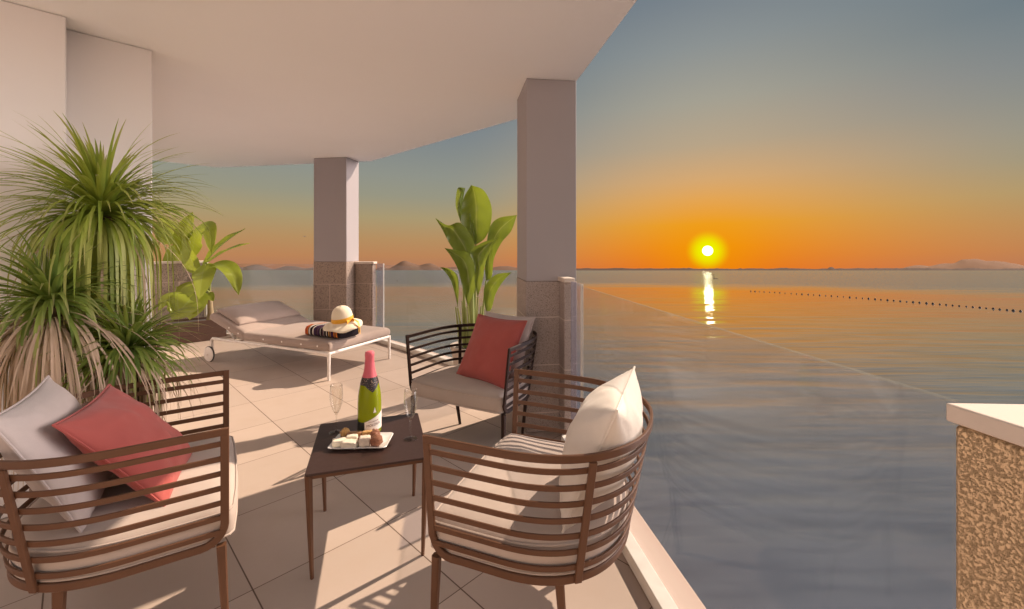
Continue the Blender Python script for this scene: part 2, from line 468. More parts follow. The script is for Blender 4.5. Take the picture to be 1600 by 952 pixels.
# ------------------------------------------------------------------ setting: sea, land, floor, ceiling
sea = MB(); L = 40000
xs_ = [-L, -9000, -2500, -800, -300, -120, -50, -20, 0, 20, 50, 120, 300, 800, 2500, 9000, L]
ys_ = [-55, -25, -8, 0, 8, 16, 25, 40, 60, 100, 160, 260, 450, 900, 2000, 5000, 14000, L]
sea.add([(x, y, 0) for y in ys_ for x in xs_], [(j * len(xs_) + i, j * len(xs_) + i + 1, (j + 1) * len(xs_) + i + 1, (j + 1) * len(xs_) + i) for j in range(len(ys_) - 1) for i in range(len(xs_) - 1)])
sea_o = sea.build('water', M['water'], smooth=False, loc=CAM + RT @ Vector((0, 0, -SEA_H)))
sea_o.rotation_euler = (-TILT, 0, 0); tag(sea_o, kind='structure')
ORI = CAM + RT @ Vector((0, 0, -SEA_H))
def hill(name, x0, x1, Y, hfun, base, seed, depth=.25, nx=90, ny=10):
    mb = MB()
    for i in range(nx + 1):
        px = x0 + (x1 - x0) * i / nx
        for j in range(ny + 1):
            v = j / ny; yy = Y * (1 + depth * v)
            e = math.sin(math.pi * v) ** .8
            hh = hfun(px, seed) / F * Y * e * (1 + .25 * noise.noise(Vector((px * .05, v * 4, seed))))
            mb.v.append(Vector(((px - 800) / F * yy, yy, max(hh, 0) - .5)))
    for i in range(nx):
        for j in range(ny):
            a = i * (ny + 1) + j; mb.f.append([a, a + ny + 1, a + ny + 2, a + 1])
    m, t, b = mat(name + '_ground', base, .95, 0, .05)
    c = coords(t); t.link(t.mix(t.noise(c, .004, 4), tuple(v * .85 for v in base), tuple(v * 1.15 for v in base)), b.inputs['Base Color'])
    o = mb.build(name, m, loc=ORI); o.rotation_euler = (-TILT, 0, 0); tag(o, kind='structure'); return o
def bumps(lst, rough=1.0):
    def f(px, seed):
        h = 0
        for c, wd, a in lst: h = max(h, a * math.exp(-((px - c) / wd) ** 2))
        return h * (1 + .22 * rough * noise.noise(Vector((px * .06, seed, 0))))
    return f
def smoothed_edge(f, a, b, e=30):
    return lambda px, s: f(px, s) * max(0, min(1, (px - a) / e)) * max(0, min(1, (b - px) / e))
def coast(px, seed):
    return 3.2 + 1.3 * noise.noise(Vector((px * .03, seed, 0))) + 1.6 * max(0, noise.noise(Vector((px * .35, seed, 3)))) + (2.5 if abs(px - 1297) < 5 else 0)
hill('shore', 840, 1720, 5200, coast, (.095, .060, .045), 1.3, .1, 220, 5)
hill('hills', 1380, 1760, 9000, smoothed_edge(bumps([(1525, 80, 18), (1660, 70, 14), (1440, 40, 8)]), 1380, 1760), (.21, .118, .072), 4.2)
hill('hills', 250, 520, 7000, smoothed_edge(bumps([(400, 22, 10), (455, 26, 7), (350, 40, 8), (300, 40, 8), (500, 30, 6)]), 240, 530, 20), (.135, .10, .085), 2.2)
hill('hills', 560, 830, 6500, smoothed_edge(bumps([(637, 24, 16), (668, 26, 11), (600, 14, 5), (720, 40, 6), (790, 30, 7)]), 562, 830, 12), (.15, .092, .065), 6.1)

# outlines
def right_x(Y, c): return c - .1386 * Y
FAR_OUT = 3.26                                  # outer edge of the coping on the far side, along E2
def isect_right_far(c, b):                      # right line with the far line E2 = b
    # p = (c-.1386Y, Y): .7013(c-.1386Y)+.7129Y=b
    Y = (b - .7013 * c) / (.7129 - .7013 * .1386); return Vector((c - .1386 * Y, Y, 0))
def far_third(b, g):                            # far line (E2=b) with the third line (G1N = g)
    A = Matrix(((E2.x, E2.y), (G1N.x, G1N.y))); p = A.inverted() @ Vector((b, g)); return Vector((p.x, p.y, 0))
def third_side(g, a):                           # third line with the side line (E1 = a)
    A = Matrix(((G1N.x, G1N.y), (E1.x, E1.y))); p = A.inverted() @ Vector((g, a)); return Vector((p.x, p.y, 0))
W1a = Vector((-2.458, 2.367, 0)); W2a = Vector((-2.587, 2.497, 0)); W2b = Vector((-2.323, 2.774, 0))
BACK = W1a - E2 * 3.6
BK2 = Vector((1.92, -6.99, 0))
fl_poly = [Vector((right_x(-6.99, .95), -6.99, 0)), isect_right_far(.95, FAR_OUT), far_third(FAR_OUT, 6.0), third_side(6.0, 8.42), ee(8.42, .2), ee(4.0, -1.6), BACK + E1 * .4 - E2 * .3]
fl = MB().prism(fl_poly, -.35, 0.0).build('floor', M['floor'], smooth=False, clean=True); tag(fl, kind='structure')
cl_poly = [Vector((right_x(1.62, .95), 1.62, 0)), isect_right_far(.95, 3.075), Vector((-2.09, 6.36, 0)), Vector((-4.711, 6.872, 0)), Vector((-4.711, 6.872, 0)) - E2 * 1.6, ee(4.2, -1.2), Vector((-3.45, 1.62, 0))]  # unseen near edge cut short so more sunlight bounces up to the ceiling
cl = MB().prism(cl_poly, ZC, ZC + .4).build('ceiling', M['ceil'], smooth=False, clean=True); tag(cl, kind='structure')

def wallblock(name, pts, label):
    o = MB().prism(pts, .002, ZC - .002).build(name, M['wall'], smooth=True, clean=True, bevel=.006); return tag(o, label, 'wall')
wallblock('wall', [BACK, W1a, W1a + E1 * .176, BACK + E1 * .176], 'pale plaster wall at the left edge, standing one step forward')
wallblock('wall', [W2a + E1 * .004 - E2 * .3, W2a + E1 * .004, W2b, W2b + E1 * 5.2, W2b + E1 * 5.2 - E2 * .5, W2b + E1 * .5 - E2 * .5, W2a + E1 * .5 - E2 * .3], 'pale plaster wall set back behind the tall grassy palm')
bw = MB().prism([BACK - E2 * .003, BK2 - E2 * .003, BK2 - E2 * .25, BACK - E2 * .25], .002, ZC - .002).build('wall', m_plaster('grey_render', (.66, .61, .58)), clean=True); tag(bw, 'grey plaster rear wall of the terrace behind the viewer', 'wall')

# curbs: pale glass channel and pink coping
def run(name, a, b, out, o0, o1, z0, z1, m, label=None, cat=None, parent=None, bevel=.004, smooth=True):
    pts = [a + out * o0, b + out * o0, b + out * o1, a + out * o1]
    o = MB().prism(pts, z0, z1).build(name, m, parent, smooth=smooth, clean=True, bevel=bevel)
    if label: tag(o, label, cat)
    return o
def rline(Y, c=0.0): return Vector((-.1386 * Y + c, Y, 0))
XH = Vector((1, 0, 0))
P1Y = 3.06
g = thing('glass_balustrade', (0, 0, 0), 'long clear glass balustrade between the near column and the rough stone pier', 'balustrade')
run('channel', rline(-2.0), rline(P1Y), XH, .774, .838, .003, .062, M['channel'], parent=g)
run('glass_pane', rline(.72), rline(P1Y - .26), XH, .8395, .8495, .03, 1.14, M['pane'], parent=g, bevel=0, smooth=False)
run('top_edge', rline(.72), rline(P1Y - .27), XH, .8400, .8490, 1.1403, 1.1428, M['edge'], parent=g, bevel=0, smooth=False)
ep = run('glass_pane', rline(P1Y - .255), rline(P1Y - .01), XH, .8395, .8495, .03, 1.155, M['pane_dense'], parent=g, bevel=0, smooth=False)
ep['label'] = 'narrow denser glass strip beside the column pier'
run('edge_rail', rline(P1Y - .262), rline(P1Y - .256), XH, .836, .853, .063, 1.157, M['channel'], parent=g, bevel=.001)
run('coping', rline(-2.0), rline(3.75), XH, .8505, .96, .003, .034, M['coping'], 'pink stone coping along the right edge of the terrace', 'coping')
fa, fb = isect_right_far(.83, 3.1), far_third(3.1, 5.85)
oE2 = fa.dot(E2)
fdir = (fb - fa).normalized()
g = thing('glass_balustrade', (0, 0, 0), 'clear glass balustrade behind the potted plant, between the two columns', 'balustrade')
Z_ = Vector((0, 0, 0)); fx_ = lambda a: ee(a, 3.1)
run('channel', fa + fdir * .1, fx_(5.93), E2, -.01, .052, .003, .062, M['channel'], parent=g)
run('glass_pane', fa + fdir * .1, fx_(5.735), E2, .054, .064, .03, 1.14, M['pane'], parent=g, bevel=0, smooth=False)
run('glass_pane', fx_(5.745), fx_(5.93), E2, .054, .064, .03, 1.155, M['pane_dense'], parent=g, bevel=0, smooth=False)
run('edge_rail', fx_(5.737), fx_(5.743), E2, .05, .068, .063, 1.157, M['channel'], parent=g, bevel=.001)
run('coping', fa - fdir * .15, fx_(5.95), E2, .066, .16, .003, .034, M['coping'], 'pink stone coping along the far edge between the columns', 'coping')
ta, tb = Vector((-2.93, 6.30, 0)), third_side(5.86, 8.16)
ta = Vector((-2.93, (5.86 - G1N.x * -2.93) / G1N.y, 0)); tdir = (tb - ta).normalized()
g = thing('glass_balustrade', (0, 0, 0), 'clear glass balustrade behind the sun lounger', 'balustrade')
run('channel', ta, tb, G1N, -.01, .052, .003, .062, M['channel'], parent=g)
run('glass_pane', ta, tb - tdir * .02, G1N, .054, .064, .03, 1.14, M['pane'], parent=g, bevel=0, smooth=False)
run('edge_rail', tb - tdir * .05, tb - tdir * .025, G1N, .045, .075, .063, 1.165, M['channel'], parent=g, bevel=.001)

# columns and piers
def framebox(p, ux, wx, uy, wy):   # rectangle from its near-left corner
    return [p, p + ux * wx, p + ux * wx + uy * wy, p + uy * wy]
def column(name, p, ux, wx, uy, wy, zs, label, gm):
    t = thing(name, (0, 0, 0), label, 'column')
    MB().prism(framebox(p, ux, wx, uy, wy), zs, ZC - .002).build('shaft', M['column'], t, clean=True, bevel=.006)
    q = p - ux * .004 - uy * .004
    MB().prism(framebox(q, ux, wx + .008, uy, wy + .008), .003, zs - .001).build('stone_cladding', gm, t, clean=True, bevel=.006)
    return t
C1p = Vector((.1068, 3.228, 0))
EX = Vector((.9955, .0945, 0)); EY = Vector((-.0945, .9955, 0))
column('column', Vector((.1068, 3.228, 0)), Vector((.9915, .130, 0)), .388, Vector((-.134, .991, 0)), .47, 1.14, 'nearer square column with speckled granite base, behind the slatted armchairs', M['granite_front'])
column('column', Vector((-2.832, 6.131, 0)), -G1, .505, G1N, .345, 1.19, 'farther square column behind the sun lounger, sunlit on one side', M['granite'])
def pier(pts, z, label, gm, capout=.018, capt=.032):
    t = thing('stone_pier', (0, 0, 0), label, 'pier')
    MB().prism(pts, .004, z - capt - .001).build('stone_block', gm, t, clean=True, bevel=.005)
    c = sum(pts, Vector((0, 0, 0))) / len(pts); cp = [p + (p - c).normalized() * capout * 1.4 for p in pts]
    MB().prism(cp, z - capt, z).build('cap', M['cap'], t, clean=True, bevel=.004)
    return t
pier(framebox(Vector((right_x(3.10, .808), 3.10, 0)), E3N, .066, E3, .15), 1.175, 'slim granite pier with pale cap attached to the nearer column', M['granite_front'], .014)
pier(framebox(Vector((-2.288, 6.262, 0)), -G1, .272, G1N, .10), 1.185, 'low granite pier with pale cap on the right of the farther column', M['granite'], .014)
pier(framebox(Vector((-2.892, 6.36, 0)), -G1, .062, G1N, .16), 1.19, 'narrow sliver of granite pier on the left of the farther column', M['granite'], .012)
sp_a, sp_b = ee(8.17, .55), third_side(5.9, 8.17)
pier([sp_b, sp_b + E1 * .22, sp_a + E1 * .22, sp_a], 1.18, 'low granite parapet with pale cap behind the banana plant', M['granite'], .02)
# right foreground pier
n0 = Vector((.6427, .625, 0))
t = thing('stone_pier', (0, 0, 0), 'rough golden stone pier with smooth pale cap in the right foreground', 'pier')
ux = Vector((.9990, -.045, 0)); uy = -E3
mb = MB()
q = [n0, n0 + ux * .6, n0 + ux * .6 + uy * 1.6, n0 + uy * 1.6]
mb.prism(q[::-1], .004, 1.143); mb.build('stone_block', M['rough_stone'], t, clean=True, bevel=.006)
mb = MB(); c0 = n0 - ux * .0041 - uy * .007
q = [c0, c0 + ux * .63, c0 + ux * .63 + uy * 1.63, c0 + uy * 1.63]
mb.prism(q[::-1], 1.1445, 1.171); mb.build('cap', M['cap'], t, clean=True, bevel=.0025)

# ------------------------------------------------------------------ tub chairs
def U(tt, n=56, off=0.0):
    """outline of the chair shell at height fraction tt: list of (x, y, nx, ny)"""
    a = .375 + .045 * tt - off; D = .605 + .085 * tt - off; c = .25; b = D - c; e = 2 / 2.3
    pts = [(a, y) for y in (0, .06, .12, .18)]
    for i in range(n + 1):
        th = math.pi * i / n
        cx, sx = math.cos(th), math.sin(th)
        pts.append((a * math.copysign(abs(cx) ** e, cx), c + b * abs(sx) ** e))
    pts += [(-a, y) for y in (.18, .12, .06, 0)]
    out = []
    for i, p in enumerate(pts):
        p0 = pts[max(0, i - 1)]; p1 = pts[min(len(pts) - 1, i + 1)]
        tx, ty = p1[0] - p0[0], p1[1] - p0[1]; l = math.hypot(tx, ty) or 1
        out.append((p[0], p[1], ty / l, -tx / l))
    return out
Z0, Z1 = .337, .770
def shell(tt): return Z0 + (Z1 - Z0) * tt
def inset_layers(outline, layers, cen):
    mb = MB(); n = len(outline)
    for ins, z in layers:
        for x, y in outline:
            d = Vector((x - cen[0], y - cen[1])); l = d.length
            kk = max(0.0, 1 - ins / l)
            mb.v.append(Vector((cen[0] + d.x * kk, cen[1] + d.y * kk, z + .006 * noise.noise(Vector((x * 3, y * 3, z * 2))))))
    m = len(layers)
    for i in range(m - 1):
        for q in range(n): mb.f.append([i * n + q, i * n + (q + 1) % n, (i + 1) * n + (q + 1) % n, (i + 1) * n + q])
    mb.f.append(list(range(n))[::-1])
    o = (m - 1) * n; mb.v.append(Vector((cen[0], cen[1], layers[-1][1] + .002))); ci = len(mb.v) - 1
    for q in range(n): mb.f.append([o + q, o + (q + 1) % n, ci])
    return mb
def make_chair(label):
    t = thing('tub_armchair', (0, 0, 0), label, 'armchair', 0, 'slatted tub armchairs round the low table')
    # top rail
    u = U(1.0)
    MB().sweep([Vector((x, y, Z1 - .012)) for x, y, _, _ in u], [Vector((nx, ny, 0)) for _, _, nx, ny in u], .025, .011).build('top_rail', M['brown'], t)
    # bottom rail that turns up into the two front posts
    ub = U(0.0); path = []; nor = []
    def side(sg):
        pp = []
        for z in (Z1 - .0005, .70, .62, .54, .46, .42):
            f = (z - Z0) / (Z1 - Z0); pp.append((Vector((sg * (.375 + .045 * f), .002, z)), Vector((sg, 0, -.1))))
        for i in range(1, 7):
            an = math.pi / 2 * i / 6; rr = .07
            pp.append((Vector((sg * .377, .002 + rr - rr * math.cos(an), Z0 + .013 + rr - rr * math.sin(an))), Vector((sg, 0, 0))))
        return pp
    s1 = side(1); s2 = side(-1)[::-1]
    for p, nn in s1: path.append(p); nor.append(nn)
    for x, y, nx, ny in ub:
        if y > .10: path.append(Vector((x, y, Z0 + .013))); nor.append(Vector((nx, ny, 0)))
    for p, nn in s2: path.append(p); nor.append(nn)
    MB().sweep(path, nor, .026, .013).build('lower_frame', M['brown'], t)
    for i in range(1, 8):
        f = 1 - i / 8.0; uu = U(f, 48); z = shell(f)
        MB().sweep([Vector((x, max(y, .012), z)) for x, y, _, _ in uu], [Vector((nx, ny, -.12)) for _, _, nx, ny in uu], .019, .007).build('slat', M['brown'], t)
    for sg in (1, -1):
        idx = 4 + 12 if sg > 0 else 4 + 56 - 12
        pts = []; nn = []
        for q in range(9):
            f = 1 - q / 8; uu = U(f); x, y, nx, ny = uu[idx]
            pts.append(Vector((x + nx * .007, y + ny * .007, Z0 + .004 + (Z1 - Z0 - .028) * f))); nn.append(Vector((nx, ny, 0)))
        MB().sweep(pts, nn, .025, .011).build('back_post', M['brown'], t)
        MB().sweep([Vector((sg * .371, .012, Z0 + .004)), Vector((sg * .373, .004, .15)), Vector((sg * .375, -.004, 0))], [Vector((sg, 0, 0))] * 3, .030, .026, taper=lambda v: 1 - .38 * v).build('leg', M['brown'], t)
        MB().sweep([Vector((sg * .318, .432, Z0 + .004)), Vector((sg * .296, .440, .15)), Vector((sg * .274, .446, 0))], [Vector((sg, .3, 0))] * 3, .030, .026, taper=lambda v: 1 - .38 * v).build('leg', M['brown'], t)
    # seat pan and cushion
    out = [(x * .985, y) for x, y, _, _ in U(0.0, 40)]
    MB().prism([Vector((x, max(y, .03), 0)) for x, y in [(p[0] * .98, p[1] * .985) for p in out]], Z0 - .004, Z0 + .004).build('seat_pan', M['brown'], t, clean=True)
    cu = [(x, y - .004) for x, y, _, _ in U(.22, 40, .014) if y > .05]
    fx = cu[0][0]
    fr = [(-fx, .01), (-fx * .985, -.012), (-fx * .93, -.026), (-fx * .6, -.036), (-fx * .2, -.040), (fx * .2, -.040), (fx * .6, -.036), (fx * .93, -.026), (fx * .985, -.012), (fx, .01)]
    ol = cu + fr
    layers = [(.035, .348), (.012, .356), (.003, .368), (0, .385), (-.003, .41), (0, .435), (.008, .453), (.022, .466), (.05, .475), (.11, .482), (.20, .486), (.30, .488)]
    c = inset_layers(ol, layers, (0, .26)).build('seat_cushion', M['seat'], t, angle=0)
    for zz_, ins in ((.364, .002), (.452, .004)):
        pts = []
        for x, y in ol:
            d = Vector((x, y - .26)); d *= 1 - ins / d.length; pts.append(Vector((d.x, .26 + d.y, zz_ + .006 * noise.noise(Vector((x * 3, y * 3, zz_ * 2))))))
        MB().tube(pts, .0045, 6, True).build('piping', M['seat'], c)
    return t
def pose(o, mid, back):
    o.location = (mid[0], mid[1], 0.0); l = math.hypot(*back)
    o.rotation_euler = (0, 0, math.atan2(-back[0] / l, back[1] / l))
ch1 = make_chair('brown slatted tub armchair closest to the glass, holding one cream pillow')
pose(ch1, (-.1325, 1.825), (.928, -.37))
ch2 = copy_tree(ch1); ch2['label'] = 'brown slatted tub armchair beside the grassy palms, holding a grey and a red pillow'; pose(ch2, (-1.228, 1.845), (-.835, -.55))
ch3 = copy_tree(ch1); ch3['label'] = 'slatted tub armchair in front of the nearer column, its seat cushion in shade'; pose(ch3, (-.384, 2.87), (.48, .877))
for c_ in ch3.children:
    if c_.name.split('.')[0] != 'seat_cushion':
        me_ = c_.data.copy(); me_.materials[0] = M['darkbrown']; c_.data = me_  # frame of this one chair recoloured a darker brown

def pillow(name, size, thick, m, center, ru, rv, label, seed=0, pipe=True, soft=.07):
    """ru, rv: in-plane axes; normal = ru x rv"""
    ru = Vector(ru).normalized(); rv = Vector(rv); rv = (rv - ru * ru.dot(rv)).normalized(); nn = ru.cross(rv)
    N = 34; mb = MB(); sx, sy = size
    def pt(u, v, s):
        x = sx / 2 * u * (1 - soft * (1 - v * v)); y = sy / 2 * v * (1 - soft * (1 - u * u))
        b = ((1 - abs(u) ** 2.4) ** .62) * ((1 - abs(v) ** 2.4) ** .62)
        z = s * thick / 2 * b
        wv = noise.noise(Vector((u * 1.9 + seed, v * 1.9, s * 3))) * .012 + noise.noise(Vector((u * 5 + seed, v * 5, s))) * .004
        # creases running out of the corners
        cr = math.sin(9 * math.atan2(abs(v) - .99, abs(u) - .99)) * max(0, abs(u * v) - .35) * .010
        z += s * (wv * min(1, b * 2) + cr * min(1, b * 3))
        return Vector((x, y, z))
    for s in (1, -1):
        o = len(mb.v)
        for i in range(N + 1):
            for j in range(N + 1):
                u = -1 + 2 * i / N; v = -1 + 2 * j / N
                u = math.sin(u * math.pi / 2) * .35 + u * .65; v = math.sin(v * math.pi / 2) * .35 + v * .65
                mb.v.append(pt(u, v, s))
        for i in range(N):
            for j in range(N):
                a = o + i * (N + 1) + j; q = [a, a + N + 1, a + N + 2, a + 1]; mb.f.append(q if s > 0 else q[::-1])
    ob = mb.build(name, m, clean=True, angle=0)
    ob.matrix_world = Matrix(((ru.x, rv.x, nn.x, center[0]), (ru.y, rv.y, nn.y, center[1]), (ru.z, rv.z, nn.z, center[2]), (0, 0, 0, 1)))
    tag(ob, label, 'pillow')
    if pipe:
        pts = []
        for q in range(120):
            s4 = q / 30; e = int(s4); f = -1 + 2 * (s4 - e)
            u, v = ((f, -1), (1, f), (-f, 1), (-1, -f))[e]; pts.append(pt(u, v, 0))
        MB().tube(pts, .0042, 6, True).build('piping', m, ob)
    return ob
# armchair pillows
top = Vector((.418, 1.573, .885)); bot = Vector((.262, 1.634, .478))
pillow('pillow', (.52, .46), .25, M['cream_pillow'], (top + bot) / 2, (.37, .928, 0), top - bot, 'cream pillow standing alone in the armchair by the glass', 3)
top = Vector((-1.700, 1.495, .875)); bot = Vector((-1.535, 1.605, .475))
pillow('pillow', (.52, .47), .16, M['grey_pillow'], (top + bot) / 2, (-.55, .835, 0), bot - top, 'grey linen pillow leaning in the armchair beside the palms', 8)
a_ = Vector((.409, -.05, -.206)); b_ = Vector((.188, -.42, .0246))
pillow('pillow', (.46, .46), .15, M['red'], (-1.462, 1.668, .645), (-.445, .896, 0), (-.577, -.285, .765), 'coral red pillow tilted against the grey pillow', 14)
pillow('pillow', (.47, .47), .15, M['red'], (-.150, 3.02, .685), (.35, -.30, .0), (.17, .16, .42), 'coral red pillow upright in the armchair near the column', 21)
pillow('pillow', (.46, .46), .14, M['grey_pillow'], (-.075, 3.155, .685), (.37, -.28, 0), (.13, .14, .42), 'pale pillow mostly hidden behind the upright red pillow', 27)

# ------------------------------------------------------------------ low table and what stands on it
TZ = .454
FLc, FRc, BRc, BLc = Vector((-.8518, 1.786, 0)), Vector((-.3836, 1.935, 0)), Vector((-.5166, 2.441, 0)), Vector((-1.044, 2.299, 0))
tcn = (FLc + FRc + BRc + BLc) / 4; tu = Vector((.953, .303, 0)); tv = Vector((-.303, .953, 0))
rz = math.atan2(.303, .953)
t = thing('low_table', tcn, 'square dark brown low table among the three armchairs', 'table', rz)
def rrect(hx, hy, r, n=6):
    out = []
    for cx, cy, a0 in ((hx - r, hy - r, 0), (-hx + r, hy - r, 90), (-hx + r, -hy + r, 180), (hx - r, -hy + r, 270)):
        for i in range(n + 1):
            an = R(a0 + 90 * i / n); out.append(Vector((cx + r * math.cos(an), cy + r * math.sin(an), 0)))
    return out
HX, HY = .256, .270
MB().prism(rrect(HX, HY, .012), TZ - .010, TZ).build('tabletop', M['tabletop'], t, clean=True, bevel=.002)
for sx in (-1, 1):
    for sy in (-1, 1):
        MB().sweep([Vector((sx * (HX - .014), sy * (HY - .014), TZ - .0105)), Vector((sx * (HX - .020), sy * (HY - .020), .2)), Vector((sx * (HX - .026), sy * (HY - .026), 0))],
                   [Vector((sx, sy, 0)).normalized()] * 3, .026, .026, taper=lambda v: 1 - .5 * v).build('leg', M['brown'], t)
for sy in (-1, 1):
    MB().box((0, sy * (HY - .016), TZ - .0185), (HX - .03, .009, .0075)).build('apron_rail', M['brown'], t)
# bottle
def m_bottle():
    m, t, b = mat('green_bottle_glass', (.30, .36, .012), .08, 0, .6)
    b.inputs['Transmission Weight'].default_value = .35; b.inputs['IOR'].default_value = 1.2
    b.inputs['Emission Strength'].default_value = 0
    return m
bx = flr(577.5, 676, TZ)
bt = thing('champagne_bottle', bx, 'green sparkling wine bottle with pink foil neck on the low table', 'bottle', R(12))
prof = [(0, .004), (.045, 0), (.054, .004), (.0575, .014), (.058, .05), (.058, .12), (.0575, .16), (.0555, .195), (.0510, .225), (.0445, .255), (.037, .282), (.030, .305), (.0245, .33)]
MB().lathe(prof, 40).build('glass_body', m_bottle(), bt, angle=60)
MB().lathe([(.0390, .278), (.0335, .297), (.0285, .316), (.0255, .335), (.0235, .36), (.0225, .385), (.0235, .389), (.0235, .402), (.0215, .412), (.012, .416), (0, .417)], 36).build('foil_neck', m_fabric('pink_foil', (.62, .13, .16), 200, .15, .4), bt, angle=60)
# pointed dark collar label and the slanted paper label
def wrap(name, rfun, a0, a1, zlo, zhi, m, n=48, lift=.0012):
    mb = MB(); rows = 6
    for i in range(n + 1):
        an = a0 + (a1 - a0) * i / n
        lo, hi = zlo(an), zhi(an)
        for j in range(rows + 1):
            z = lo + (hi - lo) * j / rows; r = rfun(z) + lift
            mb.v.append(Vector((r * math.cos(an), r * math.sin(an), z)))
    for i in range(n):
        for j in range(rows):
            a = i * (rows + 1) + j; mb.f.append([a, a + rows + 1, a + rows + 2, a + 1])
    return mb.build(name, m, bt, angle=0)
def rb(z):
    for (r0, z0), (r1, z1) in zip(prof[1:], prof[2:]):
        if z0 <= z <= z1: return r0 + (r1 - r0) * (z - z0) / (z1 - z0)
    return prof[-1][0]
FA = R(-90 - 12 + 15)       # direction that faces the viewer, in the bottle's own frame
def m_collar():
    m, t, b = mat('dark_collar_paper', (.02, .012, .014), .5)
    n = t.noise(coords(t), 220, 3); t.link(t.mix(t.sstep(n, .60, .66), (.012, .007, .009), (.42, .28, .20)), b.inputs['Base Color'])
    return m
wrap('collar_label', rb, FA - math.pi, FA + math.pi, lambda an: .252 - .034 * max(0, 1 - abs((an - FA - .35) / .8)), lambda an: .288, m_collar(), 72)
def m_label():
    m, t, b = mat('bottle_label_paper', (.78, .72, .66), .6); return m
wrap('paper_label', rb, FA - .36, FA + 1.45, lambda an: .030, lambda an: .083 + .030 * (an - FA) / 1.2, m_label())
wrap('dark_label', rb, FA - 1.9, FA - .37, lambda an: .030, lambda an: .073, mat('dark_label_paper', (.010, .012, .010), .4)[0])
wrap('label_emblem', rb, FA + .36, FA + .62, lambda an: .118, lambda an: .118 + .028 * max(.12, 1 - abs((an - FA - .49) / .13)), m_label(), 16)
# lettering on the label
def text_on(parent, body, size, ang, z, m):
    cu = bpy.data.curves.new('lettering', 'FONT'); cu.body = body; cu.size = size; cu.align_x = 'CENTER'; cu.extrude = .0002
    tmp = bpy.data.objects.new('lettering', cu); COL.objects.link(tmp)
    dg = bpy.context.evaluated_depsgraph_get(); me = bpy.data.meshes.new_from_object(tmp.evaluated_get(dg))
    bpy.data.objects.remove(tmp)
    for v in me.vertices:
        r = rb(z + v.co.y) + .0019 + v.co.z; an = ang + v.co.x / .0595
        v.co = (r * math.cos(an), r * math.sin(an), z + v.co.y + v.co.x * .10)
    me.materials.append(m); o = bpy.data.objects.new('lettering', me); COL.objects.link(o); o.parent = parent
ink = mat('label_ink', (.10, .03, .04), .6)[0]
text_on(bt, 'MOLOGA', .0165, FA + .40, .054, ink)
text_on(bt, 'CAVA BRUT ROSE', .0062, FA + .40, .074, ink)
# flutes
def flute(p, label):
    t = thing('champagne_flute', p, label, 'glass', 0, 'champagne flutes on the low table')
    MB().lathe([(.0345, 0), (.035, .0015), (.030, .0035), (.010, .006), (.0045, .011), (.0036, .03), (.0036, .075), (.0048, .088), (.007, .094)], 32).build('stem', M['crystal'], t, angle=0)
    o = [(.004, .094), (.012, .104), (.020, .120), (.0275, .145), (.0320, .172), (.0328, .195), (.0308, .225), (.0285, .245)]
    MB().lathe(o + [(r - .0011, z) for r, z in o[::-1] if z > .1], 36).build('bowl', M['crystal'], t, angle=0)
    return t
flute(flr(525.5, 676, TZ), 'empty champagne flute on the table between bottle and red-pillow armchair by the palms')
flute(flr(641.5, 686, TZ), 'empty champagne flute at the table edge next to the shaded armchair')
# plate
pA, pB, pC, pD = Vector((-.8486, 1.977, 0)), Vector((-.5764, 1.990, 0)), Vector((-.603, 2.153, 0)), Vector((-.8636, 2.138, 0))
pc = (pA + pB + pC + pD) / 4; prz = math.atan2(.012, .27)
mb = MB(); n_ = 28
for sc, z in ((.70, .0), (.78, .002), (.96, .012), (1.0, .0155), (.985, .0175), (.93, .0145), (.80, .0065), (.5, .006), (.2, .006)):
    for p in rrect(.136 * sc, .082 * sc, .018 * sc): mb.v.append(Vector((p.x, p.y, z)))
for i in range(8):
    for q in range(n_): mb.f.append([i * n_ + q, i * n_ + (q + 1) % n_, (i + 1) * n_ + (q + 1) % n_, (i + 1) * n_ + q])
mb.f.append(list(range(n_))[::-1]); mb.f.append(list(range(8 * n_, 9 * n_)))
pl = mb.build('serving_plate', M['plate'], loc=(pc.x, pc.y, TZ + .001), clean=True, angle=50); pl.rotation_euler = (0, 0, prz); tag(pl, 'white rectangular plate of cheese and sweets on the low table', 'plate')
PZ = TZ + .008
def lump(name, p, half, m, label, cat, group, rz=0, rough=.12, seed=0, sub=3, boxy=0.0):
    half = tuple(h * 1.22 for h in half)
    bm = bmesh.new(); bmesh.ops.create_icosphere(bm, subdivisions=sub, radius=1)
    for v in bm.verts:
        d = v.co.normalized()
        if boxy:
            k_ = 1 / max(abs(d.x), abs(d.y), abs(d.z)); d = d.lerp(d * k_, boxy)
        d = d * (1 + rough * noise.noise(d * 2.3 + Vector((seed, 0, 0))) + rough * .6 * noise.noise(d * 6 + Vector((seed, 4, 0))))
        v.co = Vector((d.x * half[0], d.y * half[1], d.z * half[2] + half[2]))
    me = bpy.data.meshes.new(name); bm.to_mesh(me); bm.free(); me.materials.append(m)
    for f in me.polygons: f.use_smooth = True
    o = bpy.data.objects.new(name, me); COL.objects.link(o); o.location = p; o.rotation_euler = (0, 0, rz)
    return tag(o, label, cat, group)
def on_plate(x, y, z=0): 
    p = flr(x, y, PZ); return Vector((p.x, p.y, PZ + z))
m_ch = m_fabric('white_cheese', (.80, .72, .58), 120, .1, .6); m_ba = m_fabric('nut_bar', (.42, .20, .085), 150, .6, .6)
m_br = m_fabric('brown_sweet', (.30, .125, .07), 130, .5, .45); m_go = m_fabric('golden_fritter', (.58, .33, .12), 130, .5, .5)
gC, gS, gB = 'cheese pieces on the plate', 'round brown sweets on the plate', 'nut bars on the plate'
lump('cheese_piece', on_plate(530, 696), (.026, .019, .012), m_ch, 'white cheese wedge at the plate end beside the flute', 'cheese', gC, .3, .07, 1, 4, .8)
